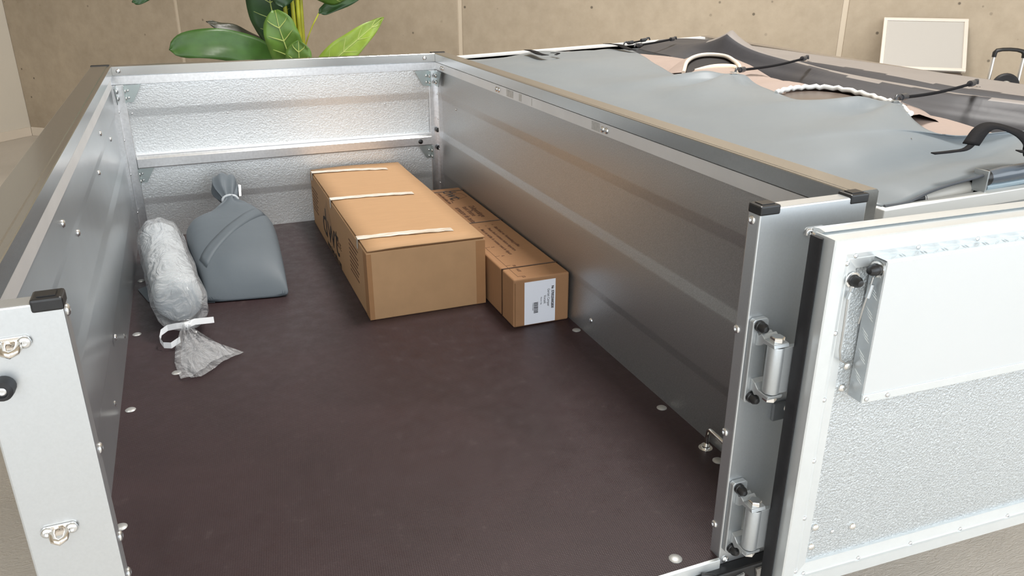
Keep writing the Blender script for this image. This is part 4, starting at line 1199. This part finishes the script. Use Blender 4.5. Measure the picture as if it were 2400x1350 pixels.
    leaf([(.83, 3.60, .98), (.80, 3.56, .90), (.79, 3.55, .84), (.79, 3.55, .80)], .10, f, LEAF_D, veins=False, fold=.05)
    leaf([(.30, 3.66, 1.05), (.22, 3.66, .97), (.135, 3.66, .885), (.085, 3.66, .845), (.06, 3.66, .835)], .05, (.3, -.8, .3), LEAF_D, veins=False, fold=.1)
    leaf([(.80, 3.72, 1.05), (.62, 3.70, 1.16), (.45, 3.68, 1.14), (.30, 3.66, 1.06)], .07, (0, -.5, .8), LEAF_M, veins=False)
    leaf([(.90, 3.72, 1.05), (1.05, 3.74, 1.20), (1.22, 3.76, 1.22), (1.42, 3.78, 1.12)], .09, (0, -.4, .8), LEAF_L, veins=False)
    part('thin_stalk', MB().tube([bed(*p) for p in curve3([(.885, 3.62, .50), (.90, 3.62, .60), (.94, 3.62, .69), (.985, 3.62, .765)], 5)], .004, 6), STALK, t, smooth=60)
plant()

# ================================================================== OBJECTS AT THE CONCRETE WALL
def R3(a, b, z): return room(a, b, z)
tb = thing('side_table', room(7.74, -.18, 0), 'narrow dark table against the concrete wall under the white board', 'table')
DARKW = varied('dark_wood', srgb(74, 60, 50), .5, 0, 6, .2, stretch=(1, 8, 1))
TZ = .963
rpart('table_top', MB().box(7.47, 7.985, -.345, -.02, TZ - .03, TZ), DARKW, tb, bevel=.003)
for a in (7.51, 7.945):
    for b_ in (-.31, -.055): rpart('leg', MB().box(a - .025, a + .025, b_ - .025, b_ + .025, 0, TZ - .0305), DARKW, tb)
# white board leaning on the wall
wbd = thing('white_board', room(7.76, -.25, TZ), 'blank white board in a pale metal frame leaning on the concrete wall', 'board')
bot, topz = Vector((0, -.30, TZ + .002)), Vector((0, -.028, 1.243))
dv = topz - bot; Lb = dv.length; dv.normalize(); nb = Vector((0, -dv.z, dv.y))   # outward normal
def bd(a, s, o_): return ROOM_M @ (Vector((a, 0, 0)) + bot + dv * s + nb * o_)
b0, b1, fw = 7.535, 8.005, .022
def bbox(mb, a0, a1, s0, s1, o0, o1):
    return mb.hexa([bd(a0, s0, o0), bd(a1, s0, o0), bd(a1, s1, o0), bd(a0, s1, o0)], [bd(a0, s0, o1), bd(a1, s0, o1), bd(a1, s1, o1), bd(a0, s1, o1)])
part('board_face', bbox(MB(), b0 + fw, b1 - fw, fw, Lb - fw, .004, .010), simple('board_white', srgb(178, 174, 168), .35), wbd)
FRB = varied('board_frame', srgb(232, 224, 214), .35, .4, 10, .03)
part('frame_rail', bbox(MB(), b0, b1, 0, fw, 0, .018), FRB, wbd, bevel=.003)
part('frame_rail', bbox(MB(), b0, b1, Lb - fw, Lb, 0, .018), FRB, wbd, bevel=.003)
part('frame_rail', bbox(MB(), b0, b0 + fw, fw, Lb - fw, 0, .018), FRB, wbd, bevel=.003)
part('frame_rail', bbox(MB(), b1 - fw, b1, fw, Lb - fw, 0, .018), FRB, wbd, bevel=.003)
# folding trolley with handle and wheel
BT = -.60
hc = thing('hand_trolley', room(8.16, BT, 0), 'hand trolley with black grip on two bright rods, beside the white board', 'trolley')
ROD = simple('trolley_rod', (.80, .78, .75), .3, .8)
for a in (8.0775, 8.2195):
    rpart('rod', MB().tube([(a - .006, BT, .03), (a + .004, BT, 1.105)], .0095, 12), ROD, hc, smooth=50)
g = [(8.0815, BT, 1.090), (8.082, BT, 1.112), (8.090, BT, 1.124), (8.115, BT, 1.130), (8.150, BT, 1.132), (8.186, BT, 1.130), (8.211, BT, 1.124), (8.223, BT, 1.112), (8.2235, BT, 1.090)]
rpart('grip', MB().tube(g, [.0135, .0145, .013, .0115, .0115, .0115, .013, .0145, .0135], 12, flat=(1.3, .85)), BLACKP, hc, smooth=60)
WZ = .944
rpart('wheel', MB().lathe([(.028, -.012), (.058, -.016), (.066, -.010), (.066, .010), (.058, .016), (.028, .012)], (8.160, BT - .03, WZ), (0, 1, 0), 28), RUBBER, hc, smooth=40)
rpart('wheel_hub', MB().lathe([(0, .016), (.012, .015), (.034, .006), (.034, -.006), (.012, -.015), (0, -.016)], (8.160, BT - .03, WZ), (0, 1, 0), 20), simple('hub_grey', srgb(190, 184, 172), .4), hc, smooth=40)
rpart('wheel_bracket', MB().box(8.072, 8.226, BT - .008, BT + .008, WZ - .01, WZ + .01), BLACKP, hc)
rpart('base_plate', MB().box(8.05, 8.25, BT - .16, BT + .02, 0, .03), BLACKP, hc)
